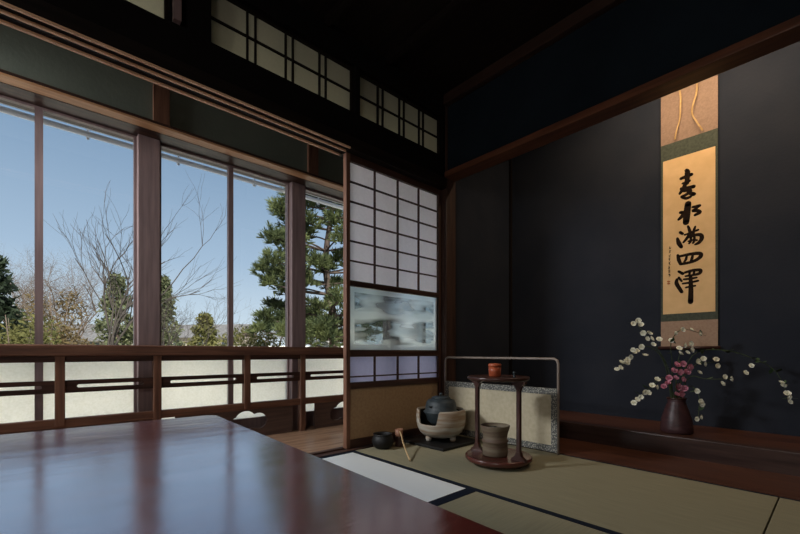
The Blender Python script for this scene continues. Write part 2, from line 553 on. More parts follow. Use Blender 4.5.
# alcove shell
struct(bxo('wall_alcove_back', M_wall_dark, (XB, XB + 0.1, -0.12, 2.15, 0.0, 2.75)))
struct(bxo('wall_alcove_side', M_wall_dark, (2.385, XB, 2.05, 2.15, 0.0, 2.75)))
struct(bxo('wall_alcove_near', M_wall_dark, (2.36, XB, -0.2, -0.12, 0.0, 2.75)))
struct(bxo('ceiling_alcove', BLACKW['y'], (2.36, XB, -0.12, 2.05, 2.65, 2.75)))
struct(bxo('wall_alcove_lintel', M_wall_blue, (2.29, 2.36, -0.12, 2.05, 1.948, CEIL)))
struct(bxo('trim_6', wood('alcove_beam_timber', rgb(80, 48, 33), rgb(104, 64, 44), 0.4, 'y'), (2.255, 2.375, -0.12, 1.995, 1.905, 1.948), bev=0.006))
struct(bxo('trim_7', wood('ceiling_rail_timber', rgb(48, 33, 27), rgb(64, 44, 35), 0.5, 'y'), (2.245, 2.29, -2.3, 1.995, 2.445, CEIL), bev=0.004))
struct(bxo('trim_8', BLACKW['z'], (XB - 0.022, XB, 2.028, 2.05, 0.12, 2.65)))
struct(bxo('floor_alcove_board', M_toko, (XT + 0.005, 2.69, -0.12, 2.045, -0.06, 0.006)))
struct(bxo('trim_9', M_kamachi, (2.69, 2.76, -0.12, 2.045, -0.06, 0.118), bev=0.006))
struct(bxo('floor_alcove', M_toko, (2.76, XB, -0.12, 2.045, -0.06, 0.116)))

# ------------------------------------------------------------------ tatami
def tatami(x0, x1, y0, y1, axis, m, label, heri):
    o = empty('tatami_mat', ((x0 + x1) / 2, (y0 + y1) / 2, -0.06), label, 'tatami mat', None)
    s = bxo('rush_surface', m, (x0, x1, y0, y1, -0.06, -0.0005), bev=0.002)
    under(s, o)
    for b in heri:
        h = bxo('cloth_border', M_heri, (b[0], b[1], b[2], b[3], -0.0005, 0.0012))
        under(h, o)
    return o
XJ = 1.40
tatami(XJ, XT, 0.175, 1.99, 'y', M_tatami['y'], 'olive green tatami mat under the brazier and the round stand', [(XJ, XJ + 0.030, 0.175, 1.99), (XT - 0.012, XT, 0.175, 1.99)])
tatami(XJ, XT, -1.65, 0.170, 'y', M_tatami['y'], 'olive tatami mat across the short seam beside the alcove step', [(XJ, XJ + 0.030, -1.65, 0.170), (XT - 0.012, XT, -1.65, 0.170)])
tatami(-0.41, XJ - 0.001, 1.0825, 1.99, 'x', M_tatami_sheen, 'tatami mat with window sheen in its pale colour, between the low table and the veranda', [(-0.41, XJ - 0.001, 1.0825, 1.108), (-0.41, XJ - 0.001, 1.962, 1.99)])
tatami(-0.41, XJ - 0.001, 0.175, 1.0815, 'x', M_tatami['x'], 'olive tatami mat mostly hidden beneath the red lacquered table', [(-0.41, XJ - 0.001, 1.056, 1.0815), (-0.41, XJ - 0.001, 0.175, 0.20)])
# ------------------------------------------------------------------ low table
TZ = 0.335
tbl = empty('low_table', (0.1, 0.9, 0), 'glossy dark red lacquered low table filling the lower left corner', 'low table')
tx0, tx1, ty0, ty1 = -0.42, 0.555, -0.15, 1.785
def rounded(x0, x1, y0, y1, r, n=6):
    pts = []
    for cx, cy, a0 in ((x1 - r, y1 - r, 0), (x0 + r, y1 - r, 90), (x0 + r, y0 + r, 180), (x1 - r, y0 + r, 270)):
        for k in range(n + 1):
            a = math.radians(a0 + 90 * k / n)
            pts.append((cx + r * math.cos(a), cy + r * math.sin(a)))
    return pts
bm = bmesh.new()
prism(bm, rounded(tx0, tx1, ty0, ty1, 0.03), TZ - 0.04, TZ)
bmesh.ops.bevel(bm, geom=[e for e in bm.edges if abs(e.verts[0].co.z - e.verts[1].co.z) < 1e-6], offset=0.005, segments=3, affect='EDGES')
under(obj('table_top', bm, M_table), tbl)
under(bxo('apron', M_table, (tx0 + 0.09, tx1 - 0.09, ty0 + 0.08, ty0 + 0.105, TZ - 0.10, TZ - 0.04), (tx0 + 0.09, tx1 - 0.09, ty1 - 0.105, ty1 - 0.08, TZ - 0.10, TZ - 0.04),
          (tx0 + 0.08, tx0 + 0.105, ty0 + 0.09, ty1 - 0.09, TZ - 0.10, TZ - 0.04), (tx1 - 0.105, tx1 - 0.08, ty0 + 0.09, ty1 - 0.09, TZ - 0.10, TZ - 0.04)), tbl)
for lx in (tx0 + 0.11, tx1 - 0.11):
    for ly in (ty0 + 0.11, ty1 - 0.11):
        bm = bmesh.new()
        tube(bm, [(lx, ly, 0.001), (lx, ly, 0.03), (lx, ly, 0.2), (lx, ly, TZ - 0.04)], [0.03, 0.034, 0.036, 0.042], 12)
        under(obj('leg', bm, M_table), tbl)

# the table stands turned a touch away from the wall line, about its far corner
_M = Matrix.Translation((tx1, ty1, 0)) @ Matrix.Rotation(math.radians(-2.0), 4, 'Z') @ Matrix.Translation((-tx1, -ty1, 0))
tbl.location = _M @ Vector(tbl.location)
tbl.rotation_euler.z = math.radians(-2.0)
# ------------------------------------------------------------------ snow-viewing shoji
SX0, SX1 = 1.402, 2.270
sy0, sy1 = 2.036, 2.070
sh = empty('shoji_door', ((SX0 + SX1) / 2, 2.05, 0), 'paper sliding door with a square lattice and a wide etched glass pane', 'sliding door')
def shp(name, m, *b, bev=0.0):
    return under(bxo(name, m, *b, bev=bev), sh)
ZT = 1.826
shp('stile', BROWN['z'], (SX0, SX0 + 0.030, sy0, sy1, 0.004, ZT), bev=0.003)
shp('stile', DARKW['z'], (SX1 - 0.030, SX1, sy0, sy1, 0.004, ZT), bev=0.003)
xa, xb = SX0 + 0.030, SX1 - 0.030
rails = [(1.782, ZT), (1.010, 1.045), (0.570, 0.612), (0.370, 0.410), (0.004, 0.055)]
for a, b in rails:
    shp('rail', DARKW['x'], (xa, xb, sy0, sy1, a, b), bev=0.003)
def lattice(z0, z1, nx, zs):
    bm = bmesh.new()
    for k in range(1, nx):
        x = xa + (xb - xa) * k / nx
        box(bm, x - 0.0045, x + 0.0045, sy0 + 0.006, sy0 + 0.020, z0, z1)
    for z in zs:
        box(bm, xa, xb, sy0 + 0.007, sy0 + 0.019, z - 0.0045, z + 0.0045)
    return under(obj('lattice', bm, DARKW['x']), sh)
lattice(1.045, 1.782, 4, [1.045 + 0.737 * k / 6 for k in range(1, 6)])
lattice(0.410, 0.570, 4, [0.445])
shp('paper_sheet', M_paper, (xa, xb, sy0 + 0.021, sy0 + 0.0225, 1.045, 1.782))
shp('paper_sheet', M_paper_low, (xa, xb, sy0 + 0.021, sy0 + 0.0225, 0.410, 0.570))
shp('glass_pane', M_etched, (xa + 0.006, xb - 0.006, sy0 + 0.014, sy0 + 0.017, 0.614, 1.008))
shp('glass_bead', M_blacklac, (xa, xa + 0.006, sy0 + 0.01, sy0 + 0.02, 0.612, 1.01), (xb - 0.006, xb, sy0 + 0.01, sy0 + 0.02, 0.612, 1.01))
shp('dado_panel', M_dado, (xa, xb, sy0 + 0.012, sy0 + 0.020, 0.055, 0.370))

# ------------------------------------------------------------------ transoms above the lintel
for (x0, x1), lab in (((-0.38, 0.43), 'paper transom cut off by the top edge, leftmost above the long lintel'),
                      ((0.61, 1.443), 'longer paper transom with eight panes above the long lintel, middle of three'),
                      ((1.485, 2.24), 'paper transom with eight panes right above the lattice sliding door')):
    t = empty('transom_screen', ((x0 + x1) / 2, 2.05, 2.07), lab, 'transom', 'transoms over the lintel')
    bm = bmesh.new()
    a, b, c, d = x0 - 0.004, x1 + 0.004, 2.066, 2.358
    box(bm, a, b, 2.03, 2.06, c, c + 0.014); box(bm, a, b, 2.03, 2.06, d - 0.014, d)
    box(bm, a, a + 0.012, 2.03, 2.06, c + 0.014, d - 0.014); box(bm, b - 0.012, b, 2.03, 2.06, c + 0.014, d - 0.014)
    under(obj('frame', bm, BLACKW['x']), t)
    bm = bmesh.new()
    for k in range(1, 4):
        x = a + (b - a) * k / 4
        for s in (-0.021, 0.021):
            box(bm, x + s - 0.0045, x + s + 0.0045, 2.032, 2.046, c + 0.014, d - 0.014)
    box(bm, a + 0.012, b - 0.012, 2.033, 2.045, (c + d) / 2 - 0.0045, (c + d) / 2 + 0.0045)
    under(obj('lattice', bm, BLACKW['x']), t)
    under(bxo('paper_sheet', M_paper_old, (a + 0.010, b - 0.010, 2.048, 2.0495, c + 0.010, d - 0.010)), t)

# ------------------------------------------------------------------ veranda
Y0, YR, YS = 2.115, 2.83, 2.95
struct(bxo('floor_veranda', M_plank, *[(-2.3, 3.4, Y0 + k * 0.1445, Y0 + k * 0.1445 + 0.1425, -0.06, -0.012) for k in range(6)]))
struct(bxo('wall_veranda_end', M_wall_green, (3.4, 3.5, 2.15, 3.05, -0.06, CEIL)))
struct(bxo('wall_veranda_upper', M_wall_green, (-2.3, 3.4, 2.74, 2.78, 1.952, CEIL)))
struct(bxo('trim_10', LITW['x'], (-2.3, 3.4, 2.725, 2.80, 1.940, 1.952)))  # beam underside lit from outside; that light is in the pale timber
struct(bxo('trim_11', DARKW['x'], (-2.3, 3.4, 2.80, 3.03, 1.938, 1.955), (-2.3, 3.4, 2.78, 3.05, 1.955, CEIL), (-2.3, 3.4, 2.722, 2.74, 1.952, 1.966)))
# window posts, full height, with a batten over each in the upper wall
n_trim = 12
for X in (-1.525, -0.504, 0.517, 1.538, 2.56):
    struct(bxo('trim_%d' % n_trim, POSTW, (X - 0.06, X + 0.06, 2.89, 3.01, -0.012, 1.938), bev=0.005)); n_trim += 1
    struct(bxo('trim_%d' % n_trim, BROWN['z'], (X - 0.01, X + 0.075, 2.720, 2.74, 1.966, CEIL))); n_trim += 1
# windows: two sashes in each bay; clear glass over frosted glass
bays = [(-1.465, -0.564), (-0.444, 0.457), (0.577, 1.478), (1.598, 2.50), (2.62, 3.40)]
for i, (a, b) in enumerate(bays):
    w = bpy.data.objects.new('window_%d' % (i + 1), None)
    w.location = ((a + b) / 2, YS, 0)
    COL.objects.link(w)
    w['kind'] = 'structure'
    m = (a + b) / 2
    bm = bmesh.new()
    y0, y1 = 2.935, 2.965
    box(bm, a, b, y0, y1, 1.926, 1.938)
    box(bm, a, b, y0, y1, -0.012, 0.112)
    box(bm, a, b, y0, y1, 0.575, 0.625)
    for x0, x1 in ((a, a + 0.014), (b - 0.014, b), (m - 0.0175, m + 0.0175)):
        box(bm, x0, x1, y0, y1, 0.112, 0.575)
        box(bm, x0, x1, y0, y1, 0.625, 1.926)
    under(obj('window_frame', bm, POSTW), w)
    for x0, x1 in ((a + 0.014, m - 0.0175), (m + 0.0175, b - 0.014)):
        under(bxo('glass_pane', M_glass, (x0, x1, 2.949, 2.951, 0.625, 1.926)), w)
        under(bxo('frosted_pane', M_frost, (x0, x1, 2.949, 2.9492, 0.112, 0.575)), w)

# railing along the veranda
rl = empty('veranda_railing', (0.8, YR, 0), 'dark brown wooden railing with slotted middle rail along the windows', 'railing')
def rlp(name, bm, m):
    return under(obj(name, bm, m), rl)
bm = bmesh.new()
box(bm, -2.2, 3.38, 2.795, 2.865, 0.578, 0.640, 0.008)
rlp('handrail', bm, BROWN['x'])
bm = bmesh.new()
box(bm, -2.2, 3.38, 2.815, 2.845, 0.545, 0.578)
rlp('upper_rail', bm, DARKW['x'])
bm = bmesh.new()
box(bm, -2.2, 3.38, 2.81, 2.85, 0.192, 0.240, 0.004)
rlp('lower_rail', bm, BROWN['x'])
half_posts = (-0.90, 0.09, 1.097, 2.05, 3.05)
posts_x = [-1.95, -1.40, -0.90, -0.42, 0.09, 0.545, 1.097, 1.53, 2.05, 2.56, 3.05]
for x in posts_x:
    bm = bmesh.new()
    box(bm, x - 0.021, x + 0.021, 2.803, 2.857, 0.20 if x in half_posts else -0.012, 0.578, 0.003)
    rlp('baluster', bm, BROWN['z'])
# middle rail with a long rounded slot in every bay
def slot_board(x0, x1, z0, z1, s0, s1, t0, t1):
    """board x0..x1, z0..z1 with a rounded slot s0..s1, t0..t1"""
    r = (t1 - t0) / 2
    zc = (t0 + t1) / 2
    hole = []
    n = 8
    for k in range(n + 1):
        a = PI / 2 + PI * k / n
        hole.append((s0 + r + r * math.cos(a), zc + r * math.sin(a)))
    for k in range(n + 1):
        a = -PI / 2 + PI * k / n
        hole.append((s1 - r + r * math.cos(a), zc + r * math.sin(a)))
    # hole runs counter-clockwise from top-left, down the left cap, along the bottom, up the right cap
    outer = []
    for x, z in hole:
        if x <= s0 + r + 1e-9 and abs(x - (s0 + r)) > 1e-9:
            outer.append((x0, z0 + (z1 - z0) * (z - t0) / (t1 - t0)))
        elif x >= s1 - r and abs(x - (s1 - r)) > 1e-9:
            outer.append((x1, z0 + (z1 - z0) * (z - t0) / (t1 - t0)))
        else:
            outer.append((x, z1 if z > zc else z0))
    # make the four corners exact
    return hole, outer
def ring_plate(bm, hole, outer, y0, y1):
    n = len(hole)
    V = {}
    for tagk, pts in (('h', hole), ('o', outer)):
        for i, (x, z) in enumerate(pts):
            for y in (y0, y1):
                V[tagk, i, y] = bm.verts.new((x, y, z))
    for i in range(n):
        j = (i + 1) % n
        bm.faces.new((V['h', i, y0], V['h', j, y0], V['o', j, y0], V['o', i, y0]))
        bm.faces.new((V['h', i, y1], V['o', i, y1], V['o', j, y1], V['h', j, y1]))
        bm.faces.new((V['h', i, y0], V['h', i, y1], V['h', j, y1], V['h', j, y0]))
        bm.faces.new((V['o', i, y0], V['o', j, y0], V['o', j, y1], V['o', i, y1]))
for a, b in zip(posts_x, posts_x[1:]):
    x0, x1 = a + 0.017, b - 0.017
    bm = bmesh.new()
    h, o = slot_board(x0, x1, 0.378, 0.446, x0 + 0.055, x1 - 0.055, 0.404, 0.422)
    # pull outer corners to the board corners
    o = [(x0 if abs(x - x0) < 1e-6 else x1 if abs(x - x1) < 1e-6 else x, z) for x, z in o]
    ring_plate(bm, h, o, 2.82, 2.84)
    box(bm, x0, x0 + 0.056, 2.8201, 2.8399, 0.378, 0.4041); box(bm, x0, x0 + 0.056, 2.8201, 2.8399, 0.4219, 0.446)
    box(bm, x1 - 0.056, x1, 2.8201, 2.8399, 0.378, 0.4041); box(bm, x1 - 0.056, x1, 2.8201, 2.8399, 0.4219, 0.446)
    rlp('middle_rail', bm, DARKW['x'])
# lower boards with cloud-shaped openings
def cloud(cx, cz, w, h):
    pts = []
    lobes = [(-0.30, 0.0, 0.22), (-0.05, 0.12, 0.27), (0.27, 0.08, 0.23)]
    N = 48
    for k in range(N):
        a = 2 * PI * k / N
        dx, dz = math.cos(a), math.sin(a)
        best = 0
        for lx, lz, r in lobes:
            t = 0.0
            bq = dx * lx + dz * lz
            cq = lx * lx + lz * lz - r * r
            dsc = bq * bq - cq
            if dsc > 0:
                t = bq + math.sqrt(dsc)
            best = max(best, t)
        if dz < -0.05:
            best = min(best, 0.20 / -dz)
        pts.append((cx + dx * best * w, cz + dz * best * h))
    return pts
def kick_board(x0, x1, openings):
    bm = bmesh.new()
    y0, y1 = 2.822, 2.838
    z0, z1 = -0.010, 0.192
    edges = [x0]
    for (cx, cz, w, h) in openings:
        edges += [cx - w * 0.75, cx + w * 0.75]
    edges.append(x1)
    for k in range(0, len(edges), 2):
        if edges[k + 1] - edges[k] > 0.004:
            box(bm, edges[k], edges[k + 1], y0, y1, z0, z1)
    for (cx, cz, w, h) in openings:
        hole = cloud(cx, cz, w, h)
        bx0, bx1 = cx - w * 0.75, cx + w * 0.75
        outer = []
        corners = [math.atan2(zz - cz, xx - cx) for xx in (bx0, bx1) for zz in (z0, z1)]
        cpts = [(xx, zz) for xx in (bx0, bx1) for zz in (z0, z1)]
        for k in range(len(hole)):
            a = 2 * PI * k / len(hole)
            dx, dz = math.cos(a), math.sin(a)
            t = 1e9
            if dx > 1e-6: t = min(t, (bx1 - cx) / dx)
            if dx < -1e-6: t = min(t, (bx0 - cx) / dx)
            if dz > 1e-6: t = min(t, (z1 - cz) / dz)
            if dz < -1e-6: t = min(t, (z0 - cz) / dz)
            outer.append((cx + dx * t, cz + dz * t))
        for ca, cp in zip(corners, cpts):
            k = min(range(len(outer)), key=lambda q: (outer[q][0] - cp[0]) ** 2 + (outer[q][1] - cp[1]) ** 2)
            outer[k] = cp
        ring_plate(bm, hole, outer, y0, y1)
    return rlp('kick_board', bm, M_kick)
kick_board(-2.2, -1.43, [])
kick_board(-1.30, -0.52, [(-0.90, 0.085, 0.285, 0.25)])
kick_board(-0.32, 0.45, [(0.09, 0.085, 0.285, 0.25)])
kick_board(0.645, 1.45, [(1.105, 0.085, 0.285, 0.25)])
kick_board(1.645, 2.46, [(1.93, 0.085, 0.285, 0.25)])
kick_board(2.66, 3.38, [(3.02, 0.085, 0.285, 0.25)])

# eaves outside
bm = bmesh.new()
vs = [bm.verts.new(p) for p in ((-4, 3.05, 2.60), (5.5, 3.05, 2.60), (5.5, 4.00, 2.36), (-4, 4.00, 2.36), (-4, 3.05, 2.68), (5.5, 3.05, 2.68), (5.5, 4.00, 2.43), (-4, 4.00, 2.43))]
for f in ((0, 3, 2, 1), (4, 5, 6, 7), (0, 1, 5, 4), (1, 2, 6, 5), (2, 3, 7, 6), (3, 0, 4, 7)):
    bm.faces.new([vs[i] for i in f])
g = struct(obj('roof_eave', bm, M_eave))
bm = bmesh.new()
tube(bm, [(-4, 4.03, 2.335), (5.5, 4.03, 2.335)], 0.022, 10)
under(obj('gutter', bm, M_gutter), g)
for x in (-0.55, 0.30, 0.95, 1.65, 2.4):
    bm = bmesh.new()
    tube(bm, [(x, 4.03, 2.30), (x, 4.07, 2.315), (x, 4.07, 2.36), (x, 4.0, 2.40)], 0.010, 6)
    under(obj('gutter_bracket', bm, M_gutter), g)

# ------------------------------------------------------------------ hanging scroll
SCX = XB - 0.012
def yz(px, py, X=SCX):
    p = on_x(px, py, X)
    return p.y, p.z
yl, yr = 0.843, 0.528
s = empty('hanging_scroll', (SCX, (yl + yr) / 2, 0.6), 'tall hanging scroll with brush writing on gold paper in the alcove', 'hanging scroll')
def sp(name, m, y0, y1, z0, z1, th=0.0015, off=0.0, parent=None):
    o = bxo(name, m, (SCX - off - th, SCX - off, min(y0, y1), max(y0, y1), z0, z1))
    if parent:
        o.parent = parent
        return o
    return under(o, s)
sp('top_mount', M_tuft_silk, yl, yr, 2.03, 2.46)
sp('green_border', M_scroll_green, yl, yr, 0.81, 2.03)
sp('bottom_mount', M_scroll_low, yl, yr, 0.630, 0.81)
pap = sp('writing_paper', M_paper_gold, yl - 0.013, yr + 0.013, 0.860, 1.918, off=0.0015)
for nm, z, r in (('top_batten', 2.462, 0.007), ('roller', 0.628, 0.011)):
    bm = bmesh.new()
    tube(bm, [(SCX - 0.006, yr - (0.014 if nm == 'roller' else 0), z), (SCX - 0.006, yl + (0.014 if nm == 'roller' else 0), z)], r, 12)
    under(obj(nm, bm, M_post_lac if nm == 'roller' else M_scroll_low), s)
bm = bmesh.new()
ym = (yl + yr) / 2
tube(bm, [(SCX - 0.004, ym - 0.07, 2.468), (SCX - 0.003, ym, 2.56), (SCX - 0.004, ym + 0.07, 2.468)], 0.002, 6)
under(obj('hanging_cord', bm, M_gold), s)
bm = bmesh.new()
tube(bm, [(XB - 0.001, ym, 2.553), (XB - 0.016, ym, 2.556)], 0.004, 8)
under(obj('hook', bm, M_iron), s)

def ribbon(bm, pts, widths, X, flat=True):
    """flat brush stroke in the scroll plane; pts are (y, z)"""
    P = [Vector((p[0], p[1])) for p in pts]
    # resample smoothly (Catmull-Rom)
    Q, W = [], []
    for i in range(len(P) - 1):
        p0, p1, p2, p3 = P[max(i - 1, 0)], P[i], P[i + 1], P[min(i + 2, len(P) - 1)]
        for k in range(5):
            t = k / 5
            Q.append(0.5 * ((2 * p1) + (p2 - p0) * t + (2 * p0 - 5 * p1 + 4 * p2 - p3) * t * t + (3 * p1 - p0 - 3 * p2 + p3) * t ** 3))
            W.append(widths[i] * (1 - t) + widths[i + 1] * t)
    Q.append(P[-1]); W.append(widths[-1])
    rows = []
    for i, q in enumerate(Q):
        d = Q[min(i + 1, len(Q) - 1)] - Q[max(i - 1, 0)]
        if d.length < 1e-9: d = Vector((1, 0))
        d.normalize()
        nrm = Vector((-d.y, d.x))
        w = W[i] / 2
        rows.append((bm.verts.new((X, q.x + nrm.x * w, q.y + nrm.y * w)), bm.verts.new((X, q.x - nrm.x * w, q.y - nrm.y * w))))
    for a, b in zip(rows, rows[1:]):
        bm.faces.new((a[0], a[1], b[1], b[0]))
    for q, w in ((Q[0], W[0]), (Q[-1], W[-1])):
        c = [bm.verts.new((X, q.x + w / 2 * math.cos(2 * PI * k / 10), q.y + w / 2 * math.sin(2 * PI * k / 10))) for k in range(10)]
        bm.faces.new(c)

PXM = 1 / 400 * 2.67        # metres per photo pixel on the scroll
def glyph(name, ox, oy, sc_, strokes):
    bm = bmesh.new()
    for k, (pts, w) in enumerate(strokes):
        P = []
        for (x, y) in pts:
            P.append(yz(ox + x / sc_, oy + y / sc_))
        if not isinstance(w, (list, tuple)):
            w = [w] * len(pts)
        ribbon(bm, P, [1.3 * q / sc_ * PXM for q in w], SCX - 0.0036 - 0.00004 * k)
    o = obj(name, bm, M_ink)
    o.parent = pap
    return o
S1, S2 = 7.12, 5.62
glyph('written_character', 664, 160, S1, [
    ([(160, 74), (168, 92), (164, 165)], [18, 26, 22]),
    ([(122, 133), (160, 118), (196, 104)], [16, 20, 18]),
    ([(134, 168), (160, 158), (182, 150)], [12, 16, 14]),
    ([(124, 205), (165, 200), (212, 190)], [16, 18, 20]),
    ([(160, 158), (140, 200), (114, 240)], [20, 20, 14]),
    ([(140, 222), (172, 216), (188, 222), (160, 246), (128, 262)], [14, 18, 20, 16, 16]),
    ([(168, 212), (188, 236), (214, 244)], [14, 20, 20]),
    ([(130, 266), (160, 274), (190, 262)], [14, 16, 14])])
glyph('written_character', 664, 160, S1, [
    ([(172, 312), (164, 380), (158, 445)], [30, 34, 30]),
    ([(118, 374), (142, 378), (128, 402), (106, 424)], [16, 20, 20, 14]),
    ([(204, 336), (232, 332), (254, 326)], [12, 18, 16]),
    ([(250, 328), (222, 352), (206, 362), (240, 362), (256, 374), (222, 392)], [14, 14, 16, 18, 18, 14])])
glyph('written_character', 664, 215, S2, [
    ([(76, 132), (84, 158), (98, 180)], [10, 18, 14]),
    ([(92, 98), (104, 106)], [12, 12]),
    ([(118, 112), (150, 100), (192, 84)], [8, 10, 9]),
    ([(136, 64), (146, 92), (150, 122)], [9, 13, 10]),
    ([(176, 66), (168, 90), (164, 120)], [8, 11, 9]),
    ([(140, 114), (126, 136), (110, 154)], [11, 12, 8]),
    ([(130, 128), (170, 114), (206, 112), (213, 132), (196, 156), (176, 166)], [10, 12, 15, 16, 14, 8]),
    ([(152, 128), (150, 148), (142, 160)], [9, 10, 8]),
    ([(172, 124), (170, 146), (164, 158)], [9, 10, 8]),
    ([(138, 148), (160, 142), (186, 142)], [7, 9, 8])])
glyph('written_character', 664, 215, S2, [
    ([(78, 226), (84, 252), (94, 276)], [10, 15, 12]),
    ([(84, 234), (140, 222), (198, 216), (208, 230), (184, 252), (140, 268), (96, 276)], [10, 13, 15, 16, 14, 12, 12]),
    ([(128, 232), (124, 250), (114, 264)], [9, 11, 8]),
    ([(162, 228), (158, 244), (152, 258)], [9, 12, 9])])
glyph('written_character', 664, 215, S2, [
    ([(84, 318), (106, 330)], [11, 13]),
    ([(74, 362), (72, 386), (100, 432)], [11, 16, 14]),
    ([(84, 352), (100, 372)], [10, 9]),
    ([(118, 324), (160, 312), (204, 310), (200, 328), (164, 338), (122, 344)], [10, 12, 14, 13, 10, 8]),
    ([(146, 318), (142, 342)], [9, 9]), ([(172, 314), (166, 338)], [9, 9]),
    ([(112, 362), (150, 358), (184, 352)], [8, 10, 8]),
    ([(106, 386), (146, 380), (192, 370)], [8, 10, 9]),
    ([(124, 408), (148, 402), (176, 398)], [8, 9, 8]),
    ([(150, 345), (152, 420), (150, 488)], [13, 18, 20])])
rs = random.Random(5)
sig = []
for k in range(8):
    y0 = 178 + 22 * k
    x0 = 33 + 1.5 * math.sin(k)
    for j in range(3):
        dx, dy = rs.uniform(-4, 4), rs.uniform(0, 13)
        sig.append(([(x0 + dx - 3.5, y0 + dy + rs.uniform(-2, 3)), (x0 + dx + 3.5, y0 + dy + rs.uniform(-4, 3))], [2.4, 1.6]))
    sig.append(([(x0 + rs.uniform(-2, 3), y0), (x0 + rs.uniform(-3, 2), y0 + 14)], [2.2, 1.6]))
glyph('written_signature', 664, 215, S2, sig)
bm = bmesh.new()
for a, b in (((22, 374), (32, 374)), ((22, 386), (32, 386))):
    ribbon(bm, [yz(664 + a[0] / S2, 215 + a[1] / S2), yz(664 + b[0] / S2, 215 + b[1] / S2)], [8 / S2 * PXM] * 2, SCX - 0.0036)
o = obj('red_seal', bm, M_seal)
o.parent = pap
# the two loose silk strips
for pts in ([(679, 84), (680.5, 98), (680.5, 113), (678, 126), (675, 139)], [(697.5, 78), (696, 95), (692, 112), (697, 122), (702.5, 130)]):
    bm = bmesh.new()
    pr = []
    for k, (x, y) in enumerate(pts):
        yy, zz = yz(x, y, SCX - 0.012)
        pr.append((yy, zz))
    ribbon(bm, pr, [0.009, 0.011, 0.009, 0.008, 0.010], SCX - 0.014)
    for i, v in enumerate(bm.verts):
        v.co.x -= 0.006 * math.sin(v.co.z * 40)
    r = bmesh.ops.extrude_face_region(bm, geom=bm.faces[:])
    for v in [q for q in r['geom'] if isinstance(q, bmesh.types.BMVert)]:
        v.co.x -= 0.0015
    under(obj('silk_strip', bm, M_gold), s)

# ------------------------------------------------------------------ vase and flowers
VX, VY, VZ = 2.86, 0.668, 0.117
v = empty('flower_vase', (VX, VY, VZ), 'dark red-brown tapered vase standing on the alcove floor', 'vase')
bm = bmesh.new()
lathe(bm, [(0, 0), (0.078, 0), (0.084, 0.006), (0.084, 0.03), (0.078, 0.08), (0.062, 0.135), (0.048, 0.175), (0.045, 0.19), (0.049, 0.205), (0.043, 0.206), (0.039, 0.19), (0.055, 0.13), (0.070, 0.06), (0.06, 0.02), (0, 0.015)], 40)
b_ = obj('body', bm, M_vase); b_.parent = v
bm = bmesh.new()
lathe(bm, [(0.045, 0.196), (0.0515, 0.200), (0.052, 0.206), (0.046, 0.209)], 40, closed=True)
b_ = obj('rim', bm, M_post_lac); b_.parent = v

def petal_flower(n, r, cup, layers=2, seed=0):
    rnd = random.Random(seed)
    bm = bmesh.new()
    for L in range(layers):
        for k in range(n):
            a = 2 * PI * (k + 0.5 * L) / n + rnd.uniform(-0.15, 0.15)
            tilt = cup + 0.45 * L
            rr = r * (1 - 0.22 * L)
            pts = []
            for (u, w_) in ((0, 0.12), (0.45, 0.42), (0.8, 0.40), (1.0, 0.15)):
                out = rr * u * math.cos(tilt * (0.4 + 0.6 * u))
                up = rr * u * math.sin(tilt * (0.4 + 0.6 * u)) + 0.001 * L
                for sgn in (-1, 1):
                    side = sgn * w_ * rr
                    pts.append(bm.verts.new((out * math.cos(a) - side * math.sin(a), out * math.sin(a) + side * math.cos(a), up + abs(side) * 0.25)))
            for i in range(0, 6, 2):
                f = bm.faces.new((pts[i], pts[i + 1], pts[i + 3], pts[i + 2]))
                f.smooth = True
    return bm
def as_mesh(name, bm, m):
    me = bpy.data.meshes.new(name)
    bm.to_mesh(me); bm.free()
    me.materials.append(m)
    return me
white_me = [as_mesh('blossom', petal_flower(6, 0.021, 0.5, 3, k), M_white) for k in range(3)]
pink_me = [as_mesh('pink_petals', petal_flower(5, 0.022, 0.7, 3, k + 9), M_pink) for k in range(3)]
def leaf_bm(L, w):
    bm = bmesh.new()
    rows = []
    for u, q in ((0, 0.1), (0.3, 0.9), (0.6, 1.0), (0.85, 0.5), (1.0, 0.05)):
        rows.append((bm.verts.new((L * u, -w * q, 0.15 * L * u * u)), bm.verts.new((L * u, 0, 0.15 * L * u * u - 0.1 * w)), bm.verts.new((L * u, w * q, 0.15 * L * u * u))))
    for a, b in zip(rows, rows[1:]):
        for i in (0, 1):
            f = bm.faces.new((a[i], a[i + 1], b[i + 1], b[i])); f.smooth = True
    return bm
leaf_me = as_mesh('leaf', leaf_bm(0.04, 0.010), M_leaf)

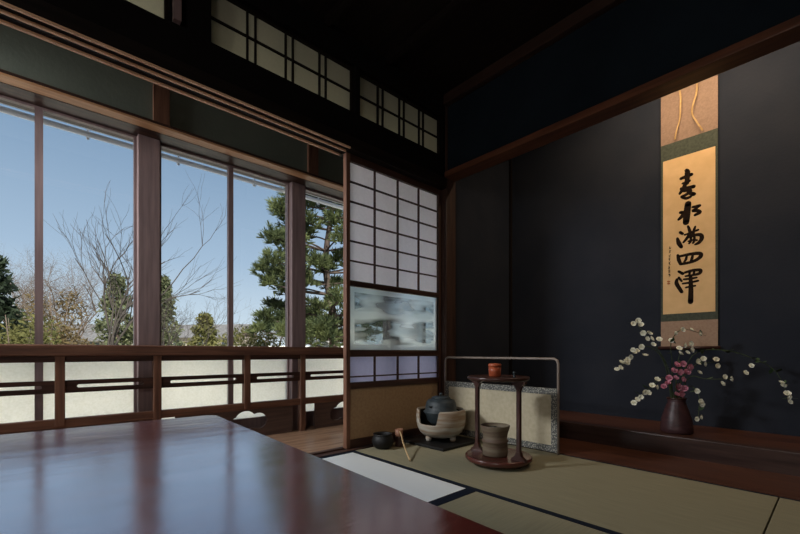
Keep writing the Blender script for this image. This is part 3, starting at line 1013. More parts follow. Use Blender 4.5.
def catmull(P, n=5):
    Q = []
    for i in range(len(P) - 1):
        p0, p1, p2, p3 = P[max(i - 1, 0)], P[i], P[i + 1], P[min(i + 2, len(P) - 1)]
        for k in range(n):
            t = k / n
            Q.append(0.5 * ((2 * p1) + (p2 - p0) * t + (2 * p0 - 5 * p1 + 4 * p2 - p3) * t * t + (3 * p1 - p0 - 3 * p2 + p3) * t ** 3))
    Q.append(P[-1])
    return Q
def spray(name, label, cat, group, path, blooms, meshes, partname, d0, d1, scale=1.0, leaves=4, mouth=(0, 0), seed=1, facing=-0.5):
    rnd = random.Random(seed)
    base = Vector((VX + mouth[0], VY + mouth[1], VZ + 0.05))
    e = empty(name, base, label, cat, group)
    P = [base, Vector((VX + mouth[0] * 1.15, VY + mouth[1] * 1.15, VZ + 0.21))]
    n = len(path)
    for i, (x, y) in enumerate(path):
        P.append(world(x, y, d0 + (d1 - d0) * (i + 1) / n))
    Q = catmull(P)
    bm = bmesh.new()
    tube(bm, Q, [0.0034 - 0.0022 * i / (len(Q) - 1) for i in range(len(Q))], 6)
    under(obj('stem', bm, M_stem), e)
    for (x, y) in blooms:
        # nearest stem point gives the depth
        best = min(Q[4:], key=lambda q: (lambda dd: (400 + 400 * (q.dot(RT)) / dd - x) ** 2 + (352 - 400 * (q.z - CZ) / dd - y) ** 2)(q.dot(FW)))
        p = world(x, y, best.dot(FW) - 0.006 + rnd.uniform(-0.01, 0.01))
        b = bpy.data.objects.new(partname, rnd.choice(meshes))
        COL.objects.link(b)
        b.parent = e
        nrm = Vector((-FW.x * 0.8 + rnd.uniform(-0.5, 0.5), -FW.y * 0.8 + rnd.uniform(-0.5, 0.5), rnd.uniform(-0.1, 0.9))).normalized()
        sc_ = scale * rnd.uniform(0.85, 1.12)
        b.matrix_local = Matrix.Translation(p - base) @ nrm.to_track_quat('Z', 'Y').to_matrix().to_4x4() @ Matrix.Scale(sc_, 4)
    for k in range(leaves):
        q = Q[rnd.randrange(len(Q) // 3, len(Q))]
        b = bpy.data.objects.new('leaf', leaf_me)
        COL.objects.link(b)
        b.parent = e
        dr = Vector((rnd.uniform(-1, 1), rnd.uniform(-1, 1), rnd.uniform(-0.5, 0.6))).normalized()
        b.matrix_local = Matrix.Translation(q - base) @ dr.to_track_quat('X', 'Z').to_matrix().to_4x4() @ Matrix.Scale(rnd.uniform(0.7, 1.2), 4)
    return e
G = 'white blossom sprays in the dark vase'
def W(label, path, blooms, d1, leaves, mouth, seed):
    return spray('white_blossom_spray', label, 'flower spray', G, path, blooms, white_me, 'blossom', 2.38, d1, 0.86, leaves, mouth, seed)
W('white blossom spray reaching high up and left of the vase', [(668, 368), (655, 345), (645, 333), (634, 322)], [(633, 324), (641, 325), (638, 321), (643, 333), (649, 334), (647, 339), (651, 339), (659, 340), (653, 345)], 2.46, 6, (-0.012, 0.015), 1)
W('white blossom spray drooping far left with tightly packed flowers', [(664, 362), (650, 347), (636, 351), (618, 369)], [(641, 347), (637, 351), (634, 353), (630, 357), (633, 350), (627, 360), (624, 362), (621, 363), (620, 368), (627, 364), (617, 370), (645, 356)], 2.36, 5, (-0.02, 0.02), 2)
W('white blossom spray drooping low on the left beside the vase', [(664, 378), (652, 386), (636, 401)], [(634, 403), (637, 400), (641, 397), (644, 392), (648, 393), (652, 386), (656, 387), (657, 380)], 2.28, 3, (-0.02, 0.005), 3)
W('white blossom spray arching in front of the scroll foot', [(672, 362), (671, 343), (680, 330), (693, 331), (706, 336)], [(675, 333), (682, 330), (691, 330), (699, 334), (671, 341)], 2.42, 8, (0.0, 0.02), 4)
W('short upright white blossom spray just above the pink flowers', [(677, 372), (680, 354), (690, 346)], [(679, 349), (684, 345), (690, 344), (691, 350), (687, 353), (680, 354)], 2.32, 2, (0.005, 0.005), 5)
W('white blossom spray leaning right at the height of the pink flowers', [(686, 374), (698, 364), (717, 362)], [(697, 361), (703, 359), (704, 364), (716, 360), (717, 366), (699, 373), (698, 364)], 2.50, 2, (0.017, 0.012), 6)
W('white blossom spray reaching right of the vase with three flowers', [(690, 377), (706, 379), (729, 379)], [(722, 384), (724, 377), (730, 379)], 2.20, 3, (0.014, -0.014), 7)
W('white blossom spray trailing down the near side of the vase', [(690, 386), (699, 396), (698, 419)], [(697, 391), (696, 391), (700, 401), (701, 404), (696, 419), (700, 417)], 2.22, 5, (0.012, -0.022), 8)
W('long thin white spray arching far right with sparse blossoms', [(692, 356), (722, 350), (752, 358), (776, 372), (790, 402)], [(745, 373), (751, 366), (781, 383), (787, 394), (789, 402), (783, 386), (788, 397)], 2.16, 26, (0.021, 0.000), 9)
spray('pink_flower_spray', 'cluster of pink flowers packed at the mouth of the vase', 'flower spray', None, [(678, 386), (680, 376), (681, 366)],
      [(676, 366), (682, 364), (688, 367), (673, 372), (679, 372), (686, 373), (675, 379), (682, 380), (668, 384), (664, 387), (677, 387), (684, 388), (680, 394), (676, 395), (669, 378)],
      pink_me, 'flower', 2.35, 2.33, 1.1, 3, (-0.006, -0.002), 11)

# ------------------------------------------------------------------ tea things
# square black board under the brazier
FX, FY = 1.99, 1.79
b_ = bxo('brazier_board', M_blacklac, (FX - 0.185, FX + 0.185, FY - 0.185, FY + 0.185, 0.0012, 0.016), bev=0.003)
tag(b_, 'square black lacquered board on the mat under the brazier', 'board')
fz = 0.0165
fu = empty('brazier', (FX, FY, fz), 'cream stoneware brazier bowl with a notched front on small feet', 'brazier')
# bowl wall with a notch in the rim, turned toward the near left
bm = bmesh.new()
NA = 144
front = math.atan2(-FY, -FX) - 0.62
def rim_h(a):
    da = (a - front + PI) % (2 * PI) - PI
    t = min(1.0, max(0.0, (abs(da) - 0.42) / 0.15))
    t = t * t * (3 - 2 * t)
    return 0.118 + (0.206 - 0.118) * t
prof_o = [(0.0, 0.021), (0.07, 0.022), (0.115, 0.036), (0.144, 0.064), (0.158, 0.10), (0.163, 0.135), (0.163, 0.17), (0.160, 0.206)]
def prof_at(z, inner=False):
    for (r0, z0), (r1, z1) in zip(prof_o, prof_o[1:]):
        if z0 <= z <= z1 + 1e-9 and z1 > z0:
            r = r0 + (r1 - r0) * (z - z0) / (z1 - z0)
            return r - (0.014 if inner else 0)
    return prof_o[-1][0] - (0.014 if inner else 0)
cols = []
zs_rel = [0, 0.08, 0.2, 0.35, 0.5, 0.65, 0.8, 0.92, 1.0]
for k in range(NA):
    a = 2 * PI * k / NA
    H = rim_h(a)
    col = []
    for t in zs_rel:
        z = 0.022 + (H - 0.022) * t
        col.append((prof_at(z) if t > 0 else 0.07, z))
    for t in zs_rel[::-1][:-2]:
        z = 0.040 + (H - 0.040) * t
        col.append((max(0.02, prof_at(z, True)), z))
    col.append((0.02, 0.040))
    cols.append([bm.verts.new((r * math.cos(a), r * math.sin(a), z)) for r, z in col])
for k in range(NA):
    A, B = cols[k], cols[(k + 1) % NA]
    for i in range(len(A) - 1):
        f = bm.faces.new((A[i], B[i], B[i + 1], A[i + 1]))
        f.smooth = True
        f.material_index = 1 if i >= len(zs_rel) + 1 else 0
bm.faces.new([c[0] for c in cols][::-1])
f = bm.faces.new([c[-1] for c in cols]); f.material_index = 1
o = obj('bowl', bm, [M_furo, M_furo_in]); o.parent = fu
for k in range(3):
    a = front + 0.62 + PI / 3 + 2 * PI * k / 3
    bm = bmesh.new()
    lathe(bm, [(0, 0), (0.015, 0), (0.020, 0.012), (0.021, 0.026), (0.018, 0.034), (0, 0.036)], 14, (0.092 * math.cos(a), 0.088 * math.sin(a), 0))
    o = obj('foot', bm, M_furo); o.parent = fu
bm = bmesh.new()
lathe(bm, [(0, 0.098), (0.07, 0.094), (0.120, 0.080), (0.125, 0.06), (0.02, 0.046), (0, 0.046)], 32)
o = obj('ash_bed', bm, M_furo_in); o.parent = fu
# kettle
ke = empty('kettle', (FX, FY, fz + 0.1), 'black cast iron kettle with a knobbed lid sitting in the brazier', 'kettle')
bm = bmesh.new()
lathe(bm, [(0, 0.0), (0.06, 0.002), (0.090, 0.03), (0.104, 0.070), (0.116, 0.086), (0.116, 0.092), (0.104, 0.098), (0.102, 0.130), (0.096, 0.152), (0.086, 0.166), (0.066, 0.172), (0.062, 0.176), (0.058, 0.176), (0.056, 0.168), (0, 0.165)], 44)
o = obj('body', bm, M_iron); o.parent = ke
bm = bmesh.new()
lathe(bm, [(0.0, 0.176), (0.060, 0.177), (0.063, 0.181), (0.050, 0.188), (0.02, 0.192), (0, 0.193)], 36)
lid = obj('lid', bm, M_iron); lid.parent = ke
bm = bmesh.new()
lathe(bm, [(0, 0.190), (0.006, 0.192), (0.007, 0.198), (0.012, 0.204), (0.010, 0.212), (0, 0.214)], 16)
o = obj('lid_knob', bm, M_iron); o.parent = lid
for sgn in (-1, 1):
    bm = bmesh.new()
    pts = []
    for k in range(9):
        a = PI * k / 8
        pts.append((sgn * (0.101 + 0.016 * math.sin(a)), -0.014 + 0.028 * k / 8, 0.128 + 0.004 * math.sin(a)))
    tube(bm, pts, 0.005, 8)
    o = obj('lug', bm, M_iron); o.parent = ke

# round two-post stand
TX, TY = 1.848, 1.247
st = empty('tea_stand', (TX, TY, 0.0012), 'round two-post lacquered tea stand with red base and dark top', 'display stand')
bm = bmesh.new()
lathe(bm, [(0, 0.012), (0.150, 0.012), (0.166, 0.016), (0.176, 0.026), (0.176, 0.040), (0.170, 0.046), (0.160, 0.042), (0, 0.041)], 56)
o = obj('base', bm, M_redlac); o.parent = st
for k in range(3):
    a = 0.5 + 2 * PI * k / 3
    bm = bmesh.new()
    lathe(bm, [(0, 0), (0.020, 0), (0.024, 0.008), (0.022, 0.0125), (0, 0.0125)], 14, (0.12 * math.cos(a), 0.12 * math.sin(a), 0))
    o = obj('foot', bm, M_redlac); o.parent = st
bm = bmesh.new()
lathe(bm, [(0, 0.447), (0.150, 0.447), (0.158, 0.450), (0.164, 0.456), (0.164, 0.464), (0.160, 0.468), (0.154, 0.464), (0, 0.463)], 56)
o = obj('top', bm, M_post_lac); o.parent = st
for sgn in (-1, 1):
    bm = bmesh.new()
    y = sgn * 0.138
    x = -0.02 * (1 - sgn) * 0.5
    box(bm, x - 0.010, x + 0.010, y - 0.011, y + 0.011, 0.041, 0.447, 0.004)
    p = obj('post', bm, M_post_lac); p.parent = st
    for zc, dr in ((0.447, -1), (0.041, 1)):
        bm = bmesh.new()
        prof = [(-0.042, 0), (0.042, 0), (0.036, 0.012), (0.020, 0.022), (0.0108, 0.045), (-0.0108, 0.045), (-0.020, 0.022), (-0.036, 0.012)]
        M = Matrix.Translation((x, y, zc)) @ Matrix(((0, 0, 1, 0), (1, 0, 0, 0), (0, dr, 0, 0), (0, 0, 0, 1)))
        prism(bm, prof, -0.0115, 0.0115, M)
        q = obj('bracket', bm, M_post_lac); q.parent = p

# water jar
wj = empty('water_jar', (TX - 0.014, TY + 0.010, 0.0444), 'grey stoneware water jar with a flared rim on the stand base', 'jar')
bm = bmesh.new()
lathe(bm, [(0, 0), (0.062, 0), (0.067, 0.006), (0.067, 0.040), (0.063, 0.070), (0.070, 0.074), (0.070, 0.081), (0.062, 0.087), (0.065, 0.110), (0.072, 0.136), (0.078, 0.156), (0.078, 0.161), (0.073, 0.162), (0.066, 0.14), (0.058, 0.11), (0.058, 0.02), (0, 0.015)], 44)
o = obj('body', bm, M_jar); o.parent = wj
bm = bmesh.new()
lathe(bm, [(0, 0.136), (0.060, 0.136), (0.063, 0.140), (0.055, 0.143), (0, 0.143)], 36)
lid = obj('lid', bm, M_blacklac); lid.parent = wj
bm = bmesh.new()
lathe(bm, [(0, 0.1425), (0.007, 0.144), (0.006, 0.148), (0.010, 0.152), (0, 0.155)], 14)
o = obj('lid_knob', bm, M_blacklac); o.parent = lid

# red tea caddy on the stand
cp = empty('tea_caddy', (TX + 0.005, TY + 0.025, 0.4655), 'small orange-red tea caddy standing on the round stand top', 'tea caddy')
bm = bmesh.new()
lathe(bm, [(0, 0), (0.026, 0), (0.031, 0.005), (0.033, 0.03), (0.034, 0.052), (0.0, 0.052)], 32)
o = obj('body', bm, M_cup); o.parent = cp
bm = bmesh.new()
lathe(bm, [(0.0, 0.0525), (0.035, 0.0525), (0.035, 0.066), (0.032, 0.071), (0, 0.073)], 32)
o = obj('lid', bm, M_cup); o.parent = cp
# small lid rest on the stand
bm = bmesh.new()
lathe(bm, [(0, 0), (0.009, 0), (0.007, 0.006), (0.0045, 0.014), (0.006, 0.024), (0.009, 0.030), (0, 0.031)], 16)
o = obj('lid_rest', bm, M_iron); o.location = (TX + 0.005, TY - 0.095, 0.4655)
tag(o, 'tiny dark lid rest beside the red caddy on the stand', 'lid rest')

# low screen at the edge of the alcove
sxr = 2.25
sn = empty('low_screen', (sxr, 1.56, 0), 'low tea screen with a beige panel, speckled border and thin bronze rail', 'folding screen')
ya, yb = 1.112, 1.975
under(bxo('panel', M_screen, (sxr - 0.006, sxr + 0.006, ya + 0.036, yb - 0.036, 0.050, 0.348)), sn)
bm = bmesh.new()
box(bm, sxr - 0.009, sxr + 0.009, ya, yb, 0.348, 0.385)
box(bm, sxr - 0.009, sxr + 0.009, ya, yb, 0.012, 0.050)
box(bm, sxr - 0.009, sxr + 0.009, ya, ya + 0.036, 0.050, 0.348)
box(bm, sxr - 0.009, sxr + 0.009, yb - 0.036, yb, 0.050, 0.348)
under(obj('brocade_border', bm, M_brocade), sn)
bm = bmesh.new()
pth = [(sxr, ya - 0.004, 0.002), (sxr, ya - 0.004, 0.53), (sxr, ya + 0.002, 0.550), (sxr, ya + 0.02, 0.560), (sxr, yb - 0.02, 0.560), (sxr, yb - 0.002, 0.550), (sxr, yb + 0.004, 0.53), (sxr, yb + 0.004, 0.002)]
tube(bm, pth, 0.0075, 10)
under(obj('frame_rail', bm, M_rod), sn)

# waste-water bowl and ladle by the sliding door
kx, ky = 1.60, 1.925
kb = empty('waste_water_bowl', (kx, ky, 0.0012), 'black squat waste-water bowl on the mat below the sliding door', 'bowl')
bm = bmesh.new()
lathe(bm, [(0, 0), (0.042, 0), (0.058, 0.012), (0.068, 0.035), (0.068, 0.055), (0.060, 0.074), (0.056, 0.082), (0.062, 0.090), (0.058, 0.091), (0.051, 0.081), (0.060, 0.05), (0.045, 0.012), (0, 0.010)], 40)
o = obj('body', bm, M_blacklac); o.parent = kb
lrx, lry = 1.715, 1.895
bm = bmesh.new()
lathe(bm, [(0, 0), (0.030, 0), (0.031, 0.004), (0.026, 0.030), (0.029, 0.056), (0.030, 0.060), (0.022, 0.060), (0.02, 0.01), (0, 0.01)], 24)
o = obj('bamboo_lid_rest', bm, M_post_lac); o.location = (lrx, lry, 0.0012)
tag(o, 'short dark lid rest propping up the bamboo ladle', 'lid rest')
ld = empty('bamboo_ladle', (1.70, 1.89, 0.0625), 'bamboo ladle with a long pale handle sloping down to the mat', 'ladle')
bm = bmesh.new()
A = Vector((0.012, 0.008, 0.0)); 
lathe(bm, [(0, 0), (0.022, 0), (0.024, 0.003), (0.026, 0.046), (0.023, 0.046), (0.021, 0.006), (0, 0.006)], 24, (0.012, 0.008, 0.0))
o = obj('cup', bm, M_bamboo_red); o.parent = ld
bm = bmesh.new()
pts = [Vector((0.0, -0.012, 0.034)), Vector((-0.03, -0.06, 0.022)), Vector((-0.10, -0.16, -0.012)), Vector((-0.19, -0.305, -0.056))]
tube(bm, catmull(pts), [0.0042] * 5 + [0.0046] * 11, 8)
o = obj('handle', bm, M_bamboo); o.parent = ld

# ------------------------------------------------------------------ garden
struct(bxo('ground', M_gravel, (-60, 120, 3.06, 160, -0.75, -0.55)))
def garden_pt(px, d, z=-0.55):
    p = FW * d + RT * ((px - 400) / 400 * d)
    return Vector((p.x, p.y, z))

def leafcards(bm, centre, rad, n, size, rnd, flat=1.0, thin=1.0):
    for _ in range(n):
        while True:
            q = Vector((rnd.uniform(-1, 1), rnd.uniform(-1, 1), rnd.uniform(-1, 1)))
            if 0.15 < q.length < 1: break
        p = centre + Vector((q.x * rad[0], q.y * rad[1], q.z * rad[2]))
        a = Vector((rnd.uniform(-1, 1), rnd.uniform(-1, 1), rnd.uniform(-1, 1) * flat)).normalized()
        b = a.cross(Vector((rnd.uniform(-1, 1), rnd.uniform(-1, 1), rnd.uniform(-1, 1)))).normalized()
        s_ = size * rnd.uniform(0.6, 1.4)
        a = a * s_; b = b * s_ * 0.55 * thin
        bm.faces.new([bm.verts.new(p - a * 0.6), bm.verts.new(p - a * 0.1 + b * 0.5), bm.verts.new(p + a), bm.verts.new(p - a * 0.1 - b * 0.5)])

def branch(bm, p, d, L, r, depth, rnd, spread, up, tips=None, n=5, curve=0.25):
    pts = [p.copy()]
    q, dd = p.copy(), d.copy()
    seg = 4
    for k in range(seg):
        dd = (dd + Vector((rnd.uniform(-1, 1), rnd.uniform(-1, 1), rnd.uniform(-1, 1) + up)) * curve).normalized()
        q = q + dd * L / seg
        pts.append(q.copy())
    r1 = r * 0.55
    tube(bm, pts, [r + (r1 - r) * k / seg for k in range(seg + 1)], n if depth > 1 else 3, cap=False)
    if depth == 0:
        if tips is not None: tips.append(q)
        return
    for k in range(rnd.choice((3, 4)) if depth > 1 else 4):
        i = rnd.randrange(2, seg + 1)
        side = Vector((rnd.uniform(-1, 1), rnd.uniform(-1, 1), rnd.uniform(-0.4, 0.8))).normalized()
        nd = (dd * (1 - spread) + side * spread).normalized()
        branch(bm, pts[i], nd, L * rnd.uniform(0.55, 0.78), r * 0.5, depth - 1, rnd, spread, up, tips, n, curve)

def bare_tree(px, d, h, label, seed, trunk_h=0.35, r=0.10, depth=4, spread=0.5, group=None, m=M_bark, limbs=5, side=None, leans=(0.35, 0.95)):
    rnd = random.Random(seed)
    base = garden_pt(px, d)
    e = empty('bare_tree', base, label, 'tree', group)
    bm = bmesh.new()
    th = h * trunk_h
    tube(bm, [Vector((0, 0, 0)), Vector((0.02 * h, 0, th * 0.5)), Vector((0, 0.01 * h, th))], [r, r * 0.8, r * 0.65], 8)
    o = obj('trunk', bm, m); o.parent = e
    bm = bmesh.new()
    for k in range(limbs):
        a = 2 * PI * k / limbs + rnd.uniform(-0.3, 0.3)
        lean = rnd.uniform(*leans)
        dr = Vector((math.cos(a) * lean, math.sin(a) * lean, 1.0))
        if side:
            dr += RT * side
        z0 = th * rnd.uniform(0.6, 1.0)
        branch(bm, Vector((0, 0.005 * h, z0)), dr.normalized(), h * rnd.uniform(0.32, 0.42), r * 0.45, depth - 1, rnd, spread, 0.15)
    o = obj('branches', bm, m); o.parent = e
    return e

def conifer(px, d, h, w, label, seed, m, group=None, n=2200, size=0.16, trunk=M_bark_pine):
    rnd = random.Random(seed)
    e = empty('conifer_tree', garden_pt(px, d), label, 'tree', group)
    bm = bmesh.new()
    tube(bm, [(0, 0, 0), (0, 0, h * 0.5), (0, 0, h * 0.95)], [0.04 * h ** 0.5, 0.03 * h ** 0.5, 0.01], 8)
    o = obj('trunk', bm, trunk); o.parent = e
    bm = bmesh.new()
    k = 0
    while k < n:
        t = rnd.random() ** 0.8
        z = h * (0.12 + 0.88 * t)
        R = w * (1 - t) ** 0.75 * (0.8 + 0.2 * math.sin(z * 9 / max(h, 1) * 3)) + 0.05
        a = rnd.uniform(0, 2 * PI)
        rr = R * math.sqrt(rnd.uniform(0.15, 1))
        leafcards(bm, Vector((rr * math.cos(a), rr * math.sin(a), z)), (size * 1.6, size * 1.6, size), 6, size, rnd)
        k += 6
    o = obj('foliage', bm, m); o.parent = e
    return e

def shrub(px, d, h, w, label, seed, m, group=None, n=1500, size=0.10, twiggy=False):
    rnd = random.Random(seed)
    e = empty('garden_shrub', garden_pt(px, d), label, 'shrub', group)
    bm = bmesh.new()
    for k in range(7):
        a = 2 * PI * k / 7
        tube(bm, [(0, 0, 0), (0.3 * w * math.cos(a), 0.3 * w * math.sin(a), h * 0.5), (0.55 * w * math.cos(a), 0.55 * w * math.sin(a), h * 0.9)], [0.03, 0.02, 0.008], 5)
    o = obj('stems', bm, M_bark_br); o.parent = e
    bm = bmesh.new()
    blobs = [(Vector((rnd.uniform(-0.6, 0.6) * w, rnd.uniform(-0.6, 0.6) * w, h * rnd.uniform(0.25, 0.85))), rnd.uniform(0.25, 0.5)) for _ in range(14)]
    for c, q in blobs:
        leafcards(bm, c, (q * w, q * w, q * h * 0.6), n // 14, size, rnd)
    o = obj('foliage', bm, m); o.parent = e
    return e

PADS = [(287,208,10),(280,212,6),(291,225,10),(275,238,9),(284,243,10),(290,258,9),(272,262,8),(263,270,7),(276,276,9),(287,275,10),(270,284,6),(283,290,7),
        (273,305,5),(280,309,6),(287,318,8),(266,318,6),(272,325,9),(285,330,9),(260,330,6),(305,205,9),(318,200,10),(332,206,10),(342,203,9),(295,196,9),(308,190,9),(325,186,10),
        (308,222,9),(335,222,9),(306,236,8),(341,238,9),(296,240,8),(305,256,9),(318,262,8),(328,268,7),(338,258,8),(297,266,8),(308,282,8),(335,285,8),(296,288,7),
        (318,308,8),(332,303,8),(341,298,8),(308,318,10),(322,325,10),(336,320,10),(298,322,9),(312,335,10),(328,338,10),(342,338,10),(298,338,9),
        (352,196,9),(366,206,9),(358,222,9),(374,236,9),(352,250,9),(366,262,9),(384,268,8),(356,280,9),(372,292,9),(388,306,8),(356,312,10),(374,322,10),(392,330,9),(362,336,10),
        (330,168,10),(316,172,9),(345,174,9),(336,150,9),(322,152,7),(350,156,7),(336,134,7)]
def pine(px, d, label, seed):
    """tall garden pine: a bent trunk, and a pad of needles at the end of every limb"""
    rnd = random.Random(seed)
    base = garden_pt(px, d)
    h = CZ + (352 - 132) / 400 * d + 0.55
    e = empty('pine_tree', base, label, 'tree')
    tp = [Vector((0, 0, 0)), Vector((0.16, 0.05, h * 0.25)), Vector((-0.08, 0.1, h * 0.5)), Vector((0.10, 0, h * 0.75)), Vector((0, 0, h))]
    tq = catmull(tp, 6)
    bm = bmesh.new()
    tube(bm, tq, [0.15 - 0.12 * i / (len(tq) - 1) for i in range(len(tq))], 10)
    o = obj('trunk', bm, M_bark_pine); o.parent = e
    bb = bmesh.new()
    fb = bmesh.new()
    for (x, y, r) in PADS:
        c = world(x, y, d + rnd.uniform(-0.9, 0.9)) - base
        Rr = r * d / 400 * 1.18
        z0 = c.z - 0.25 * math.hypot(c.x, c.y) * rnd.uniform(0.2, 1)
        st_ = min(tq, key=lambda q: abs(q.z - z0))
        mid = st_.lerp(c, 0.5) + Vector((rnd.uniform(-.1, .1), rnd.uniform(-.1, .1), rnd.uniform(-.12, .05)))
        L = (c - st_).length
        tube(bb, catmull([st_, mid, c], 3), [0.018 + 0.012 * L * (1 - k / 6) for k in range(7)], 5, cap=False)
        for t in range(int(14 + r * 4.2)):
            q = Vector([max(-1.0, min(1.0, rnd.gauss(0, sg))) for sg in (0.5, 0.5, 0.33)]) * Rr
            p0 = c + q
            axis = (q * 1.2 / max(Rr, .01) + Vector((0, 0, 0.9))).normalized()
            for s_ in range(12):
                dr = (axis + Vector((rnd.uniform(-1, 1), rnd.uniform(-1, 1), rnd.uniform(-0.7, 0.7))) * 0.85).normalized()
                Ln = 0.19 * rnd.uniform(0.7, 1.2)
                sd = dr.cross(Vector((rnd.uniform(-1, 1), rnd.uniform(-1, 1), rnd.uniform(-1, 1)))).normalized() * 0.017
                fb.faces.new([fb.verts.new(p0 - sd), fb.verts.new(p0 + sd), fb.verts.new(p0 + dr * Ln + sd * 0.3), fb.verts.new(p0 + dr * Ln - sd * 0.3)])
    o = obj('branches', bb, M_bark_pine); o.parent = e
    o = obj('needles', fb, M_pine); o.parent = e
    return e

pine(330, 11.5, 'tall green pine with layered needle pads beside the sliding door', 3)
bare_tree(109, 9, 4.6, 'tall bare tree with thin grey branches fanning out across the second pane', 22, 0.26, 0.060, 4, 0.30, limbs=7, side=0.12, leans=(0.15, 0.6))
bare_tree(166, 12, 3.2, 'slender bare tree arching right beyond the thick window post', 5, 0.22, 0.05, 5, 0.40, limbs=5, side=0.55)
bare_tree(66, 20, 5.9, 'dense twiggy bare tree just right of the thin leftmost mullion', 8, 0.22, 0.10, 6, 0.62, limbs=10, m=M_bark_br)
bare_tree(20, 28, 8.0, 'brownish bare tree between the dark conifer and the thin mullion', 14, 0.22, 0.10, 6, 0.62, limbs=10, m=M_bark_br)
conifer(-8, 13, 4.2, 1.25, 'dark conifer cut off by the left edge of the view', 31, M_dark_con, n=2600, size=0.17)
conifer(117, 15.5, 4.05, 1.05, 'green conifer at the foot of the tall bare tree', 32, M_conifer, n=2200, size=0.15)
conifer(163, 20, 4.8, 1.15, 'rounded green conifer showing just right of the thick post', 33, M_conifer, n=2200, size=0.18)
conifer(205, 17.5, 2.75, 1.15, 'small bushy olive conifer in front of the far roofs', 34, M_olive, n=2000, size=0.14)
shrub(15, 11, 2.35, 1.3, 'olive green shrub filling the bottom of the leftmost pane', 41, M_olive, n=2600)
shrub(55, 16, 3.9, 1.3, 'tall bronze shrub just right of the thin left mullion', 42, M_rust, n=2000)
shrub(262, 15, 2.05, 1.6, 'low wide olive shrub at the foot of the pine', 43, M_olive, n=2600)
shrub(325, 16, 2.9, 1.7, 'dense green shrub beneath the pine by the sliding door', 44, M_conifer, n=2600)
shrub(78, 13.5, 1.55, 0.7, 'low bronze shrub in front of the pale house', 45, M_rust, n=1800)
for k, (px, d) in enumerate(((262, 46), (277, 52), (290, 44), (246, 66))):
    bare_tree(px, d, 6.0 + 0.5 * (k % 2), ['hazy far bare tree seen left of the pine trunk', 'second far bare tree standing closer to the pine', 'far bare tree half hidden by the pine needles', 'far bare tree rising beside the second thin mullion'][k], 60 + k, 0.25, 0.10, 4, 0.6, limbs=6, m=M_bark_br, group='far bare trees on the skyline')

# garden wall and houses far behind
gw = bmesh.new()
p0, p1 = garden_pt(-120, 24), garden_pt(440, 30)
dv = (p1 - p0).normalized(); nv = Vector((-dv.y, dv.x, 0)) * 0.12
t = bmesh.new()
q = [p0 - nv, p1 - nv, p1 + nv, p0 + nv]
lo = [t.verts.new((x.x, x.y, -0.56)) for x in q]; hi = [t.verts.new((x.x, x.y, 1.02)) for x in q]
t.faces.new(lo[::-1]); t.faces.new(hi)
for i in range(4):
    t.faces.new((lo[i], lo[(i + 1) % 4], hi[(i + 1) % 4], hi[i]))
merge(gw, t)
gwall = empty('garden_boundary', p0, 'low white garden wall running behind the trees', 'garden wall')
gwall['kind'] = 'structure'
under(obj('wall_face', gw, M_stone_wall), gwall)
def house(px, d, w, dep, hw, hr, label, rot=0.0):
    base = garden_pt(px, d)
    e = empty('far_house', base, label, 'house', 'houses beyond the garden')
    e.rotation_euler = (0, 0, YAW + rot)
    bm = bmesh.new()
    box(bm, -w / 2, w / 2, -dep / 2, dep / 2, 0, hw)
    o = obj('walls', bm, M_house); o.parent = e
    bm = bmesh.new()
    prof = [(-dep / 2 - 0.6, hw - 0.25), (0, hw + hr), (dep / 2 + 0.6, hw - 0.25), (0, hw + hr - 0.3)]
    M = Matrix(((0, 0, 1, 0), (1, 0, 0, 0), (0, 1, 0, 0), (0, 0, 0, 1)))
    prism(bm, prof, -w / 2 - 0.6, w / 2 + 0.6, M)
    o = obj('roof', bm, M_roof_t); o.parent = e
    for k in range(3):
        x = -w / 2 + w * (k + 0.5) / 3
        bm = bmesh.new()
        box(bm, x - 0.6, x + 0.6, -dep / 2 - 0.03, -dep / 2 + 0.02, hw * 0.55, hw * 0.85)
        o = obj('window', bm, M_iron); o.parent = e
house(80, 48, 11, 7, 2.6, 1.9, 'pale grey-roofed house behind the low bronze shrub', 0.1)
house(212, 82, 15, 8, 4.2, 2.6, 'grey-roofed house showing beside the second thin mullion', -0.1)
house(168, 97, 16, 9, 3.8, 2.0, 'far grey-roofed house behind the rounded conifer', 0.15)
# garden stones by the pine
for k, (px, d, s_) in enumerate(((322, 13.2, 0.52), (283, 13.0, 0.40))):
    rnd = random.Random(80 + k)
    bm = bmesh.new()
    bmesh.ops.create_icosphere(bm, subdivisions=3, radius=1)
    for vtx in bm.verts:
        n_ = 1 + 0.14 * math.sin(3 * vtx.co.x + k) * math.cos(4 * vtx.co.y) + 0.08 * math.sin(7 * vtx.co.z + 2 * k)
        vtx.co = Vector((vtx.co.x * 1.3, vtx.co.y, vtx.co.z * 1.6 * 0.98)) * n_ * s_
    for f in bm.faces: f.smooth = True
    o = obj('garden_stone', bm, M_rock)
    o.location = garden_pt(px, d, -0.55 + s_ * 1.5)
    tag(o, ['upright pale garden stone under the pine near the door', 'pale garden stone left of the thick right post'][k], 'stone', 'stones in the garden')

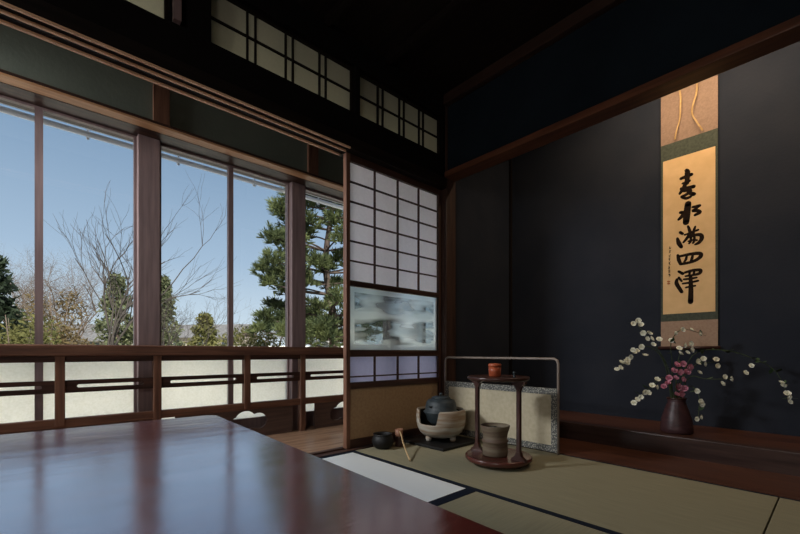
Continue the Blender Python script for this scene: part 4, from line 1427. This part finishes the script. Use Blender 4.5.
# ------------------------------------------------------------------ light
wd = bpy.data.worlds.new('sky')
sc.world = wd
wd.use_nodes = True
nt = wd.node_tree
nt.nodes.clear()
out = nt.nodes.new('ShaderNodeOutputWorld')
bg = nt.nodes.new('ShaderNodeBackground')
tc = nt.nodes.new('ShaderNodeTexCoord')
sep = nt.nodes.new('ShaderNodeSeparateXYZ')
nt.links.new(tc.outputs['Generated'], sep.inputs[0])
c = ramp(nt, sep.outputs['Z'], [(0.0, rgb(206, 215, 222)), (0.08, rgb(186, 201, 215)), (0.2, rgb(156, 177, 200)), (0.42, rgb(120, 145, 174)), (0.75, rgb(96, 124, 158)), (1.0, rgb(86, 112, 148))])
nt.links.new(c, bg.inputs['Color'])
bg.inputs['Strength'].default_value = 1.3
nt.links.new(bg.outputs[0], out.inputs['Surface'])

def light(name, typ, loc, energy, col, size=None, size_y=None, target=None):
    l = bpy.data.lights.new(name, typ)
    l.energy = energy
    l.color = col
    if typ == 'AREA':
        l.shape = 'RECTANGLE'
        l.size = size
        l.size_y = size_y or size
    o = bpy.data.objects.new(name, l)
    o.location = loc
    if target is not None:
        o.rotation_euler = (Vector(target) - Vector(loc)).to_track_quat('-Z', 'Y').to_euler()
    COL.objects.link(o)
    return o
sun = light('sun', 'SUN', (0, -5, 10), 10.5, (1.0, 0.95, 0.89), target=(1.5, 3.0, 2.6))
sun.data.angle = 0.01
# lamp tucked up behind the alcove beam
light('alcove_lamp', 'AREA', (2.72, 0.45, 2.50), 18, (1.0, 0.79, 0.55), 1.2, 0.12, (3.15, 0.45, 1.55))
# unseen fill added for window light from behind the viewer
light('room_fill', 'AREA', (-2.0, -0.5, 1.5), 20, (1.0, 0.96, 0.90), 0.9, 0.9, (1.6, 1.1, 0.2))

vl = light('veranda_fill', 'AREA', (-0.95, 2.68, 1.92), 30, (0.93, 0.97, 1.0), 0.5, 0.3, (1.6, 2.0, 0.4))  # added fill out of view, brightens the mats and the door paper
vl.data.spread = math.radians(110)

sc.view_settings.view_transform = 'Standard'
sc.view_settings.look = 'None'
sc.view_settings.exposure = 0.0
sc.cycles.use_denoising = True
sc.cycles.max_bounces = 10
sc.cycles.diffuse_bounces = 6
sc.cycles.transparent_max_bounces = 16
sc.cycles.sample_clamp_indirect = 4
sc.cycles.caustics_refractive = True
